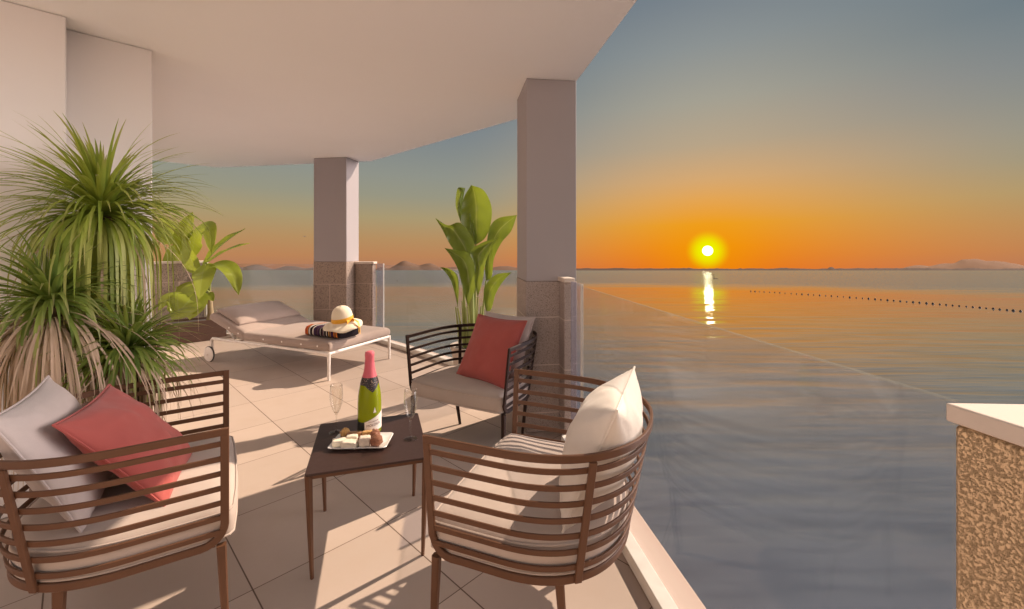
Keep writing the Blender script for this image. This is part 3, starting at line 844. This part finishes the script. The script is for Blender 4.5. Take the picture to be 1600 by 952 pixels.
lump('cheese_piece', on_plate(547, 699), (.029, .018, .0125), m_ch, 'white cheese slab nearest the front rim of the plate', 'cheese', gC, -.1, .06, 5, 4, .85)
lump('cheese_piece', on_plate(550, 691), (.022, .013, .014), m_ch, 'white cheese piece just behind the front cheese slab', 'cheese', gC, .1, .06, 9, 4, .8)
lump('cheese_piece', on_plate(570, 697), (.021, .016, .019), m_fabric('nougat', (.74, .62, .50), 90, .3, .6), 'tall knobbly cream piece between cheese and brown sweets', 'cheese', gC, .2, .12, 13, 4, .75)
lump('sweet', on_plate(588, 697), (.024, .022, .021), m_br, 'large brown sweet on the plate, frontmost of the brown ones', 'sweet', gS, .4, .16, 2, 4)
lump('sweet', on_plate(586, 688), (.022, .019, .022), m_br, 'brown sweet on the plate just below the bottle label', 'sweet', gS, 1.4, .2, 6, 4)
lump('sweet', on_plate(562, 694), (.010, .010, .014), m_fabric('red_sweet', (.36, .10, .06), 120, .4, .5), 'small dark red sweet wedged between two cheeses', 'sweet', gS, .4, .16, 11, 3)
lump('nut_bar', on_plate(554, 686), (.032, .012, .014), m_ba, 'grainy brown nut bar behind the cheeses', 'nut bar', gB, .08, .1, 3, 4, .8)
lump('nut_bar', on_plate(574, 685), (.021, .012, .015), m_go, 'golden nut bar lying beside the grainy brown one', 'nut bar', gB, .15, .18, 7, 4, .7)
lump('fritter', on_plate(539, 685.5), (.018, .016, .021), m_go, 'golden lumpy fritter at the back corner of the plate', 'fritter', None, .5, .25, 4, 4)

# ------------------------------------------------------------------ sun lounger with towel and hat
LF = flr(513.7, 594.7); LV = Vector((.4017, .9157, 0)); LU = Vector((-.9157, .4017, 0)); LW = .955; LL = 1.93
# local x along LU (towards the head), y along LV... local frame built right-handed: y = -LV
rzl = math.atan2(LU.y, LU.x)
lo = thing('sun_lounger', LF, 'wide white-framed sun lounger with taupe cushion and raised headrest', 'sun lounger', rzl)
# in local axes: x -> LU, y -> -LV, so the far side has negative y
def ly(v): return -v
fr = MB()
rail = [(0.0, 0.0), (LL - .12, 0.0), (LL - .12, LW), (0, LW)]
for a, b_2 in ((0, 1), (1, 2), (2, 3), (3, 0)):
    p, q = rail[a], rail[b_2]; fr.tube([(p[0], ly(p[1]), .278), (q[0], ly(q[1]), .278)], .017, 10)
for x in (.5, 1.0, 1.5): fr.tube([(x, ly(0), .272), (x, ly(LW), .272)], .012, 8)
for v in (0, LW):
    fr.tube([(LL - .12, ly(v), .278), (LL - .02, ly(v), .278), (LL + .0, ly(v), .262), (LL + .0, ly(v), .12)], .017, 10)
fr.build('frame', M['white'], lo)
for v in (0.0, LW):
    MB().tube([(0.0, ly(v), .290), (0.0, ly(v), 0)], lambda u: .019 - .004 * u, 12).build('leg', M['white'], lo)
for v in (-.03, LW + .03):
    wh = MB()
    wpro = [(0, -.018), (.07, -.018), (.086, -.014), (.09, -.006), (.09, .006), (.086, .014), (.07, .018), (.06, .02), (0, .02)]
    seg = 32; o0 = 0
    for r, z in wpro:
        for q in range(seg):
            an = 2 * math.pi * q / seg; wh.v.append(Vector((LL + r * math.cos(an), ly(v) + z, .09 + r * math.sin(an))))
    for i in range(len(wpro) - 1):
        for q in range(seg): wh.f.append([i * seg + q, i * seg + (q + 1) % seg, (i + 1) * seg + (q + 1) % seg, (i + 1) * seg + q])
    wo_ = wh.build('wheel', M['white'], lo, clean=True)
    ty = MB(); ty.tube([(LL + .088 * math.cos(a), ly(v) , .09 + .088 * math.sin(a)) for a in [2 * math.pi * i / 40 for i in range(40)]], .0095, 8, True)
    ty.build('tyre', M['rubber'], wo_)
    MB().tube([(LL, ly(v) - .03, .09), (LL, ly(v) + .03, .09)], .012, 10).build('hub', M['white'], wo_)
def slab(p0, p1, v0, v1, th, m, name, parent, puff=.02, nx=26, ny=18, seed=0, edge=.03):
    """cushion lying along the line p0 -> p1 (x, z of its underside)"""
    d = Vector((p1[0] - p0[0], p1[1] - p0[1])); ln = d.length; d /= ln; nrm = Vector((-d.y, d.x))
    mb = MB()
    def pt(u, v, s):
        eu = min(u, 1 - u) * ln; ev = min(v, 1 - v) * (v1 - v0); e = min(eu, ev)
        kk = 1 - max(0, 1 - e / edge) ** 2
        kk = math.sqrt(max(0, kk))
        top_ = th * (.5 + .5 * kk) + puff * (1 - (2 * u - 1) ** 4) * (1 - (2 * v - 1) ** 4) + .006 * noise.noise(Vector((u * 4 + seed, v * 3, 0)))
        bot_ = th * (.18 - .18 * kk)
        h = top_ if s else bot_
        a = Vector((p0[0], p0[1])) + d * (u * ln) + nrm * h
        return Vector((a.x, ly(v0 + (v1 - v0) * v), a.y))
    def g_(i, n):
        x = i / n; return .5 - .5 * math.cos(math.pi * x) if True else x
    for s in (1, 0):
        o = len(mb.v)
        for i in range(nx + 1):
            for j in range(ny + 1): mb.v.append(pt(g_(i, nx), g_(j, ny), s))
        for i in range(nx):
            for j in range(ny):
                a = o + i * (ny + 1) + j; q = [a, a + ny + 1, a + ny + 2, a + 1]; mb.f.append(q if s == 0 else q[::-1])
    n1 = (nx + 1) * (ny + 1)
    ring = [i * (ny + 1) for i in range(nx + 1)] + [nx * (ny + 1) + j for j in range(1, ny + 1)] + [i * (ny + 1) + ny for i in range(nx - 1, -1, -1)] + [j for j in range(ny - 1, 0, -1)]
    for q in range(len(ring)):
        a, b2 = ring[q], ring[(q + 1) % len(ring)]; mb.f.append([a, b2, b2 + n1, a + n1])
    return mb.build(name, m, parent, clean=True, angle=0)
slab((-.012, .296), (1.365, .296), -.004, LW + .004, .096, M['lounge'], 'seat_cushion', lo, .012, seed=1)
slab((1.362, .298), (1.975, .505), -.004, LW + .004, .096, M['lounge'], 'back_cushion', lo, .012, seed=5)
slab((1.50, .452), (1.925, .600), .05, LW - .05, .050, M['lounge'], 'head_pillow', lo, .045, seed=9, edge=.10)
for x in (.16, .40, .70, 1.00): 
    st = MB(); st.lathe([(0, .004), (.008, .0035), (.0105, 0)], 12, (0, 0, 0), warp=lambda p, an, x=x: Vector((x + p.x, .0045 + p.z, .345 + p.y))); st.build('press_stud', M['stud'], lo)
for q in (.15, .42): 
    st = MB(); st.lathe([(0, .004), (.008, .0035), (.0105, 0)], 12, (0, 0, 0), warp=lambda p, an, q=q: Vector((1.362 + .613 * q - .02 + p.x, .0045 + p.z, .345 + .207 * q + p.y))); st.build('press_stud', M['stud'], lo)
MB().tube([(1.62, ly(.08), .278), (1.86, ly(.08), .468)], .011, 8).build('back_strut', M['white'], lo)
MB().tube([(1.62, ly(LW - .08), .278), (1.86, ly(LW - .08), .468)], .011, 8).build('back_strut', M['white'], lo)

# towel: three folded layers, stripes across
def m_towel():
    m, t, b = mat('striped_towel', (.05, .04, .05), .95, 0, .1)
    c = coords(t); sp = t.new('ShaderNodeSeparateXYZ'); t.link(c, sp.inputs[0])
    x = t.math('ADD', t.math('DIVIDE', sp.outputs[0], .52), .5)
    K = (.018, .014, .018); O = (.50, .16, .03); Wt = (.62, .56, .50); N_ = (.045, .022, .055); Rr = (.36, .06, .03); Y_ = (.62, .34, .10); P = (.18, .08, .10)
    st_ = [(0, K), (.06, O), (.105, K), (.13, O), (.16, N_), (.25, Y_), (.265, K), (.29, Y_), (.305, K), (.35, Wt), (.365, K), (.43, Wt), (.44, K), (.46, P), (.475, K), (.53, Wt), (.54, K), (.57, N_), (.62, P), (.63, K), (.66, N_), (.73, Wt), (.765, K), (.83, Wt), (.87, K), (.89, O), (.915, Rr), (.965, O)]
    t.link(t.ramp(x, st_[:31], 'CONSTANT'), b.inputs['Base Color'])
    t.link(t.bump(t.noise(c, 260, 3), .6, .004), b.inputs['Normal'])
    return m
T0 = flr(529, 531, .405); TU = LU; TV = LV
tw = MB()
hx, hy, hz, nu = .262, .160, .057, 48
prof2 = []
for q in range(36):
    an = 2 * math.pi * q / 36
    prof2.append((math.copysign(abs(math.cos(an)) ** .45, math.cos(an)), math.copysign(abs(math.sin(an)) ** .60, math.sin(an))))
for i in range(nu + 1):
    xx = -1 + 2 * i / nu; e_ = (1 - abs(xx) ** 26) ** .35 if abs(xx) < 1 else 0
    for a, b2 in prof2:
        x3 = xx * hx; y3 = a * hy * (.93 + .07 * e_)
        sag = .010 * noise.noise(Vector((x3 * 7, y3 * 7, 2))) + .004 * noise.noise(Vector((x3 * 22, y3 * 20, 5)))
        # the layers of the fold open a little towards the short end
        lay = .006 * math.sin(b2 * 8.5) * max(0, abs(xx) - .6) * (1 if b2 < .9 else 0)
        z3 = hz + b2 * hz * (.80 + .20 * e_) + (sag if b2 > -.5 else 0)
        tw.v.append(Vector((x3 * (1 + lay * 3) + .012 * math.sin(b2 * 9) * max(0, abs(xx) - .9), y3 + lay, z3)))
for i in range(nu):
    for q in range(36): tw.f.append([i * 36 + q, i * 36 + (q + 1) % 36, (i + 1) * 36 + (q + 1) % 36, (i + 1) * 36 + q])
tw.f.append([q for q in range(36)][::-1]); tw.f.append([nu * 36 + q for q in range(36)])
tcen = T0 + TU * .255 + TV * .165
two = tw.build('beach_towel', m_towel(), loc=(tcen.x, tcen.y, .402), clean=True, angle=50); two.rotation_euler = (0, 0, math.atan2(-TU.y, -TU.x) + math.pi)
tag(two, 'folded dark striped beach towel on the foot end of the lounger', 'towel')
# hat
hc = at(536, 507, 4.80); hc.z = .522
ht = thing('sun_hat', hc, 'cream straw sun hat with orange ribbon resting on the striped towel', 'hat', R(20)); ht.rotation_euler = (R(9), R(-5), R(20)); ht.scale = (.94, .94, 1.10)
def hwarp(p, an):
    r = math.hypot(p.x, p.y)
    if r > .12: p.z += -.002 + .007 * math.sin(2 * an + .6) * (r - .12) / .1 - .030 * ((r - .12) / .1) ** 2 + .008 * math.sin(5 * an) * (r - .12) / .1
    return p
hp = [(.222, .030), (.20, .034), (.17, .038), (.145, .042), (.128, .047), (.122, .055), (.121, .075), (.119, .10), (.113, .13), (.102, .157), (.083, .180), (.058, .196), (.03, .204), (0, .206)]
hat_b = MB().lathe(hp, 48, warp=hwarp).build('straw_body', M['straw'], ht, angle=0)
sd_ = hat_b.modifiers.new('thickness', 'SOLIDIFY'); sd_.thickness = .005
MB().lathe([(.1235, .050), (.1250, .056), (.1245, .072), (.1225, .092), (.1208, .094)], 40, warp=lambda p, an: p + Vector((0, 0, .010 * math.sin(an + 2.2)))).build('ribbon', M['ribbon'], ht, angle=0)
rbn = MB()
def ribbon_tail(pts, wd, side=Vector((0, 0, 1))):
    pts = [Vector(p) for p in pts]; rbn.strip(pts, [side] * len(pts), [wd] * len(pts))
for s_ in (.0, .5):
    a0 = R(-28 + 10 * s_)
    ribbon_tail([(.126 * math.cos(a0), .126 * math.sin(a0), .062), (.15 * math.cos(a0), .15 * math.sin(a0), .066 - .01 * s_), (.20 * math.cos(a0 - .1), .20 * math.sin(a0 - .1), .045), (.228 * math.cos(a0 - .2), .228 * math.sin(a0 - .2), .0), (.230 * math.cos(a0 - .25), .230 * math.sin(a0 - .25), -.06 - .03 * s_)], .010, Vector((.3, 1, .2)).normalized())
for an in (-.75, -.15):
    c_ = R(-28) + an; pts = [(.126 * math.cos(R(-28)), .126 * math.sin(R(-28)), .064), (.15 * math.cos(c_), .15 * math.sin(c_), .078), (.165 * math.cos(c_), .165 * math.sin(c_), .066), (.145 * math.cos(c_), .145 * math.sin(c_), .056), (.126 * math.cos(R(-28)), .126 * math.sin(R(-28)), .062)]
    ribbon_tail(pts, .010)
rbn.build('bow', M['ribbon'], ht, angle=0)

# ------------------------------------------------------------------ grassy palms by the wall
WN = Vector((.7129, -.7013, 0))
def wall_clip(p):
    cc = -3.395 if p.dot(E2) < -.02 else -3.572
    d = p.dot(WN)
    if d < cc: p = p + WN * (cc - d + random.random() * .01)
    return p
def blade(mb, org, az, el, L, droop, wd, n=11, power=1.3, twist=0.0, minel=-88, clip=True):
    p = org.copy(); pts = []; sd2 = []
    for i in range(n):
        u = i / (n - 1)
        e = max(R(minel), R(el) - R(droop) * u ** power)
        d = Vector((math.cos(e) * math.cos(az), math.cos(e) * math.sin(az), math.sin(e)))
        if i: p = p + d * (L / (n - 1))
        pts.append(wall_clip(p) if clip else p.copy())
        s = Vector((-math.sin(az + twist * u), math.cos(az + twist * u), .25 * math.sin(3 * u + az)))
        sd2.append(s.normalized())
    ws = [wd * (.55 + .45 * min(1, (i / (n - 1)) * 5)) * (1 - (i / (n - 1)) ** 2.6) + .0004 for i in range(n)]
    ups = [Vector((0, 0, 1))] * n
    mb.strip(pts, sd2, ws, .35, ups)
def palm(label, base, top, rup, nup, nlow, ndry, Llow, m_up, m_low, trunk_r, wd=.010, seed=0, dryL=.45):
    random.seed(seed)
    t = thing('grass_palm', base, label, 'palm', 0, 'grassy palms by the wall')
    o = Vector(base)
    trunk = MB(); pts = []
    for i in range(14):
        u = i / 13; pts.append(Vector((.03 * math.sin(u * 3 + seed), .02 * math.sin(u * 2), u * top)))
    trunk.tube(pts, lambda u: trunk_r * (1.25 - .45 * u) * (1 + .06 * math.sin(u * 70)), 16)
    trunk.build('trunk', M['trunk'], t)
    def wrapb(mb): 
        for i in range(len(mb.v)): mb.v[i] = mb.v[i] - o
        return mb
    cen = o + Vector((0, 0, top))
    up_ = MB()
    for i in range(nup):
        az = random.uniform(0, 2 * math.pi); q = random.random()
        el = 88 - 95 * q ** .75; Lx = rup * random.uniform(.72, 1.22) * (.86 + .14 * q)
        blade(up_, cen + Vector((.02 * math.cos(az), .02 * math.sin(az), .05 * (1 - q))), az, el, Lx, random.uniform(60, 150) * (.40 + .60 * q), wd * random.uniform(.8, 1.3), twist=random.uniform(-.5, .5))
    wrapb(up_).build('crown', m_up, t, angle=0)
    lw = MB()
    for i in range(nlow):
        az = random.uniform(0, 2 * math.pi)
        blade(lw, cen + Vector((.03 * math.cos(az), .03 * math.sin(az), -.02)), az, random.uniform(15, 62), Llow * random.uniform(.8, 1.15), random.uniform(185, 275), wd * random.uniform(.75, 1.3), 16, random.uniform(.42, .62), random.uniform(-.3, .3))
    if nlow: wrapb(lw).build('hanging_leaves', m_low, t, angle=0)
    dr = MB()
    for i in range(ndry):
        az = random.uniform(0, 2 * math.pi)
        blade(dr, cen + Vector((.03 * math.cos(az), .03 * math.sin(az), -.06)), az, random.uniform(-20, 45), dryL * random.uniform(.70, 1.2), random.uniform(85, 190), wd * random.uniform(.25, .75), 14, random.uniform(.40, .75), random.uniform(-.4, .4))
    if ndry: wrapb(dr).build('dry_skirt', M['palm_dry'], t, angle=0)
    return t
p1 = at(158, 330, 2.25); palm('tallest grassy palm, its long green leaves hanging in a skirt against the wall', (p1.x, p1.y, 0), p1.z - .03, .53, 380, 190, 24, .84, M['palm'], M['palm_low'], .045, .0086, 11, .8)
p2 = at(80, 478, 1.98); palm('grassy palm at the left edge with a pale dry leaf skirt', (p2.x, p2.y, 0), p2.z, .35, 210, 26, 420, .50, M['palm_dark'], M['palm_low'], .05, .0085, 23, .66)
p3 = at(198, 552, 2.10); palm('smallest grassy palm, low beside the armchair, with short dark green leaves', (p3.x, p3.y, 0), p3.z, .34, 250, 34, 200, .38, M['palm_dark'], M['palm_low'], .055, .0084, 37, .40)

# ------------------------------------------------------------------ broad-leaved plants
def catmull(ps, n):
    ps = [ps[0] * 2 - ps[1]] + ps + [ps[-1] * 2 - ps[-2]]; out = []
    segs = len(ps) - 3
    for i in range(n):
        x = i / (n - 1) * segs; s = min(int(x), segs - 1); f = x - s
        a, b, c, d = ps[s:s + 4]
        out.append(.5 * ((2 * b) + (c - a) * f + (2 * a - 5 * b + 4 * c - d) * f * f + (3 * b - a - 3 * c + d) * f ** 3))
    return out
def big_leaf(parent, org, ctrl, width, face, m, stem_from=None, fold=.25, seed=0, blunt=.5, wav=.12, curl=0.0):
    """ctrl: world points from leaf base to tip; face: rough normal of the upper side"""
    n = 22; mid = catmull([Vector(c) for c in ctrl], n); mb = MB(); rows = 9
    face = Vector(face).normalized()
    for i, p in enumerate(mid):
        u = i / (n - 1); T = (mid[min(n - 1, i + 1)] - mid[max(0, i - 1)]).normalized()
        S = T.cross(face); S.normalize(); Nn = S.cross(T)
        wd = width * max(.012, (max(0, math.sin(math.pi * min(1, u ** (.62 + .34 * blunt)))) ** (.78 - .22 * min(1, blunt))) * (1 - .25 * u * (1 - blunt)))
        if u > .9 and blunt < .85: wd = max(wd * (1 - (u - .9) / .1 * .75), width * .02)
        for j in range(rows):
            a = -1 + 2 * j / (rows - 1)
            lift = fold * abs(a) * wd + curl * a * a * wd
            wv = wav * width * noise.noise(Vector((u * 5 + seed, a * 1.3, seed))) * abs(a) * 1.2
            q = p + S * (a * wd) + Nn * (lift + wv)
            mb.v.append(q - org); mb.uv[len(mb.v) - 1] = ((a + 1) / 2, u)
    for i in range(n - 1):
        for j in range(rows - 1):
            x = i * rows + j; mb.f.append([x, x + 1, x + rows + 1, x + rows])
    lf = mb.build('leaf', m, parent, angle=0)
    if stem_from is not None:
        a = Vector(stem_from) - org; b = mid[0] - org; c = mid[2] - org; md = a.lerp(b, .5) + Vector((0, 0, .03))
        MB().tube(catmull([a, md, b, c], 12), lambda u: .014 - .008 * u, 8).build('petiole', M['stem'], lf)
    return lf
# planter
pt_ = thing('planter_box', (0, 0, 0), 'long dark wooden planter box under the banana plant', 'planter')
q = [ee(7.72, .25), ee(7.72, 1.62), ee(8.12, 1.62), ee(8.12, .25)]
cin = sum(q, Vector((0, 0, 0))) / 4
for i in range(3):
    z0 = .004 + i * .102
    mb = MB(); qi = [p + (cin - p).normalized() * .03 for p in q]
    n4 = 4; vs = [(p.x, p.y, z) for z in (z0, z0 + .099) for p in q] + [(p.x, p.y, z) for z in (z0, z0 + .099) for p in qi]
    fs = []
    for j in range(4):
        k2 = (j + 1) % 4
        fs += [(j, k2, k2 + 4, j + 4), (8 + k2, 8 + j, 12 + j, 12 + k2), (4 + j, 4 + k2, 12 + k2, 12 + j), (k2, j, 8 + j, 8 + k2)]
    mb.add(vs, fs); mb.build('board', M['wood'], pt_, clean=True, bevel=.004)
MB().prism([p + (cin - p).normalized() * .035 for p in q][::-1], .02, .275).build('soil', M['soil'], pt_, clean=True)
# banana plant
bo = ee(7.90, 1.44, .275)
ban = thing('banana_plant', bo, 'banana plant with broad sunlit yellow-green leaves in the dark planter', 'plant')
MB().tube([Vector((0, 0, 0)), Vector((.01, 0, .12)), Vector((.0, .0, .30)), Vector((-.01, 0, .45))], lambda u: .048 - .018 * u, 14).build('trunk', m_fabric('banana_trunk', (.45, .34, .20), 60, .4), ban)
crown = bo + Vector((0, 0, .42))
YB = bo.y
def bl(pts, dY, width, face, seed, **kw):
    cs = [at(x, y, YB + d) for (x, y), d in zip(pts, dY)]
    big_leaf(ban, bo, cs, width * 1.55, face, M['banana'], crown, seed=seed, **kw)
bl([(316, 418), (345, 385), (383, 357)], (0, .05, .1), .085, (-.2, -.5, .8), 1, fold=.35)
bl([(322, 412), (355, 392), (391, 380)], (-.05, -.15, -.25), .070, (0, -.3, .95), 2, fold=.3)
bl([(330, 414), (352, 416), (366, 432), (373, 461)], (-.05, -.2, -.3, -.3), .085, (.5, -.6, .6), 3, fold=.2)
bl([(322, 412), (316, 430), (311, 469)], (-.1, -.25, -.3), .115, (0, -1, .4), 4, fold=-.15)
bl([(300, 440), (284, 452), (262, 486)], (-.05, -.2, -.25), .15, (-.2, -.8, .6), 5, fold=-.2)
bl([(308, 460), (292, 474), (268, 500)], (-.15, -.35, -.45), .15, (.3, -.8, .6), 6, fold=.15)
bl([(300, 402), (305, 372), (325, 356), (330, 398)], (.05, .0, -.1, -.2), .10, (.1, -.8, .5), 7, fold=-.1)
bl([(288, 402), (285, 365), (301, 331)], (.05, .0, -.05), .085, (.75, -.6, .1), 8, fold=.5)
bl([(284, 424), (276, 405), (272, 380)], (.1, .1, .1), .12, (.2, -.9, .2), 9)
bl([(276, 380), (262, 360), (250, 342)], (.15, .15, .2), .12, (.1, -.9, .3), 10)
bl([(312, 430), (296, 400), (288, 368)], (.0, -.05, -.1), .10, (-.3, -.9, .3), 12, fold=.2)
bl([(300, 478), (284, 478), (262, 470), (246, 486)], (-.2, -.3, -.4, -.45), .12, (-.1, -.7, .7), 13, fold=.2)
bl([(316, 455), (304, 478), (296, 500)], (-.2, -.35, -.45), .10, (.1, -.9, .4), 14, fold=-.1)
bl([(318, 466), (326, 462), (334, 471)], (-.1, -.15, -.2), .05, (0, -.5, .8), 11)
# strelitzia in a pot behind the shaded armchair
so_ = Vector((-.395, 4.22, 0))
stz = thing('potted_plant', so_, 'tall plant with upright paddle leaves in a pale pot between the columns', 'plant')
MB().lathe([(0, .004), (.13, .004), (.145, .03), (.17, .20), (.20, .40), (.215, .425), (.215, .44), (.195, .44), (.185, .41), (0, .40)], 36).build('pot', M['pot'], stz, clean=True)
MB().lathe([(0, .412), (.186, .409)], 24).build('soil', M['soil'], stz)
def sl_(pts, dY, width, face, seed, sx, **kw):
    cs = [at(x, y, so_.y + d) for (x, y), d in zip(pts, dY)]
    big_leaf(stz, so_, cs, width, face, M['strelitzia'], so_ + Vector((sx, random.uniform(-.06, .06), .40)), seed=seed, wav=.05, **kw)
random.seed(5)
def edge_leaf(base, left, right, tip, d0, d1, fold, seed, bend=0.0):
    """leaf blade between its two edges (photo pixels), d0/d1: depth at base and tip, fold: how far the midrib sinks"""
    cv = lambda q: Vector((660 + q[0] / 3.526, 280 + q[1] / 3.526, 0))
    n, rows = 26, 11
    def res(pts):
        c = catmull([cv(p) for p in pts], 120); acc = [0]
        for p, q in zip(c, c[1:]): acc.append(acc[-1] + (q - p).length)
        out = []
        for i in range(n):
            t_ = acc[-1] * i / (n - 1); k2 = max(q for q in range(120) if acc[q] <= t_ + 1e-9); k3 = min(119, k2 + 1)
            f = 0 if acc[k3] == acc[k2] else (t_ - acc[k2]) / (acc[k3] - acc[k2]); out.append(c[k2].lerp(c[k3], f))
        return out
    Lc, Rc = res([base] + left + [tip]), res([base] + right + [tip]); mb = MB()
    for i in range(n):
        u = i / (n - 1); wpx = (Lc[i] - Rc[i]).length
        for j in range(rows):
            a2 = j / (rows - 1); p = Lc[i].lerp(Rc[i], a2)
            dep = so_.y + d0 + (d1 - d0) * u + bend * u ** 3 + wpx / F * so_.y * fold * (1 - abs(2 * a2 - 1) ** 1.4) + .010 * noise.noise(Vector((u * 6 + seed, a2 * 2, seed))) + .004 * math.sin(u * 30 + abs(a2 - .5) * 12)
            mb.v.append(at(p.x, p.y, dep) - so_); mb.uv[len(mb.v) - 1] = (a2, u)
    for i in range(n - 1):
        for j in range(rows - 1):
            x = i * rows + j; mb.f.append([x, x + 1, x + rows + 1, x + rows])
    lf = mb.build('leaf', M['strelitzia'], stz, angle=0)
    q0 = at(660 + base[0] / 3.526, 280 + base[1] / 3.526, so_.y + d0) - so_
    foot = Vector((q0.x * .55, random.uniform(-.05, .05), .40))
    MB().tube(catmull([foot, foot.lerp(q0, .5) + Vector((0, 0, .01)), q0], 10), lambda u: .015 - .008 * u, 8).build('petiole', M['stem'], lf)
edge_leaf((293, 365), [(240, 300), (212, 225), (226, 110)], [(345, 325), (376, 250), (380, 150), (338, 62)], (268, 33), .05, .0, .35, 1)
edge_leaf((212, 240), [(184, 150), (188, 75), (200, 46)], [(216, 180), (226, 100)], (236, 50), .02, -.04, -.5, 2)
edge_leaf((296, 365), [(272, 300), (258, 230)], [(300, 310), (284, 240)], (256, 182), .0, -.05, .3, 3)
edge_leaf((245, 455), [(185, 405), (146, 350), (108, 275)], [(289, 392), (268, 312), (205, 240), (140, 255)], (70, 214), -.06, -.12, .30, 4, .10)
edge_leaf((350, 560), [(344, 480), (352, 370), (372, 265), (420, 215)], [(382, 540), (394, 440), (436, 350), (490, 285)], (521, 198), .05, .02, .32, 5)
edge_leaf((250, 700), [(225, 610), (196, 500), (160, 430)], [(292, 600), (291, 480), (262, 412), (190, 392)], (122, 380), -.16, -.24, .28, 6, .10)
edge_leaf((305, 650), [(287, 560), (286, 470), (262, 402), (325, 352)], [(332, 560), (347, 465), (378, 388)], (417, 322), -.20, -.27, .28, 7, .10)
edge_leaf((194, 710), [(181, 640), (156, 560), (125, 512)], [(200, 610), (193, 535), (152, 496)], (97, 484), -.05, -.12, .30, 8)
edge_leaf((352, 735), [(338, 655), (346, 588), (402, 528)], [(380, 715), (404, 632), (446, 562)], (491, 514), -.10, -.15, .30, 9)
MB().tube([Vector((.0, 0, .40)), Vector((-.005, 0, .62)), Vector((.0, 0, .86)), Vector((.005, 0, 1.0))], lambda u: .040 - .022 * u, 12).build('stalk', M['stem'], stz)
for x_, y_ in ((712, 480), (722, 470), (728, 480), (752, 478), (746, 470)):
    MB().tube([so_ + Vector(((x_ - 738) / F * 4.2 * .7, 0, .40)) - so_, at(x_, y_, so_.y - .05) - so_], lambda u: .013 - .007 * u, 8).build('stalk', M['stem'], stz)

# ------------------------------------------------------------------ small things on and above the sea
def sea_pt(x, y): return ORI + RT @ (sea_at(x, y) + Vector((0, 0, SEA_H)))
line = [(1170, 455), (1300, 463), (1400, 470.5), (1500, 478.5), (1604, 487.5)]
lw_ = [sea_at(x, y) for x, y in line]
ctr = catmull(lw_, 400)
acc = [0]
for a, b in zip(ctr, ctr[1:]): acc.append(acc[-1] + (b - a).length)
NB = 46; first = None
def buoy_mesh():
    mb = MB().lathe([(0, -.16), (.15, -.12), (.21, 0), (.17, .14), (.07, .22), (.05, .30), (0, .31)], 16); return mb
for i in range(NB):
    # spacing evens out in the picture the way the photo shows it
    u = i / (NB - 1); tx = 1172 + (1600 - 1172) * u ** 1.12
    best = min(range(400), key=lambda q: abs(800 + F * ctr[q].x / ctr[q].y - tx))
    p = ORI + RT @ (ctr[best] + Vector((0, 0, SEA_H)))
    if first is None:
        first = buoy_mesh().build('float_buoy', M['buoy'], loc=p); o = first
    else:
        o = first.copy(); COL.objects.link(o); o.location = p
    s_ = random.uniform(.6, .95); o.scale = (s_, s_, s_)
    tag(o, 'small dark float in the long row of floats across the sea', 'buoy', 'row of floats across the sea')
MB().tube([Vector((0, 0, -.3)), Vector((0, 0, .3)), Vector((0, 0, .5))], lambda u: .5 * (1 - .8 * u), 10).build('marker_buoy', M['buoy'], loc=sea_pt(621, 439)); tag(bpy.data.objects['marker_buoy'], 'lone dark marker buoy on the sea between the columns', 'buoy')
mp = thing('mooring_pole', sea_pt(1116, 436), 'thin dark pole standing in the sea beside the sun glitter', 'pole')
MB().tube([Vector((0, 0, -.5)), Vector((-.25, 0, 3.4))], .16, 8).build('post', M['buoy'], mp)
MB().box((.9, 0, .1), (1.3, .5, .22)).build('float', M['buoy'], mp)
br = MB(); bp_ = at(476, 370, 60)
br.strip([Vector((-.34, 0, .05)), Vector((-.16, 0, .14)), Vector((0, 0, .02)), Vector((.16, 0, .14)), Vector((.34, 0, .03))], [Vector((0, 1, 0))] * 5, [.02, .07, .10, .07, .02])
br.tube([Vector((0, -.26, 0)), Vector((0, -.05, .02)), Vector((0, .22, .01))], lambda u: .05 * math.sin(math.pi * (.12 + .8 * u)), 8)
bird = br.build('bird', M['bird'], loc=bp_); bird.scale = (.9, .9, .9); tag(bird, 'tiny dark bird gliding above the sea left of the farther column', 'bird')
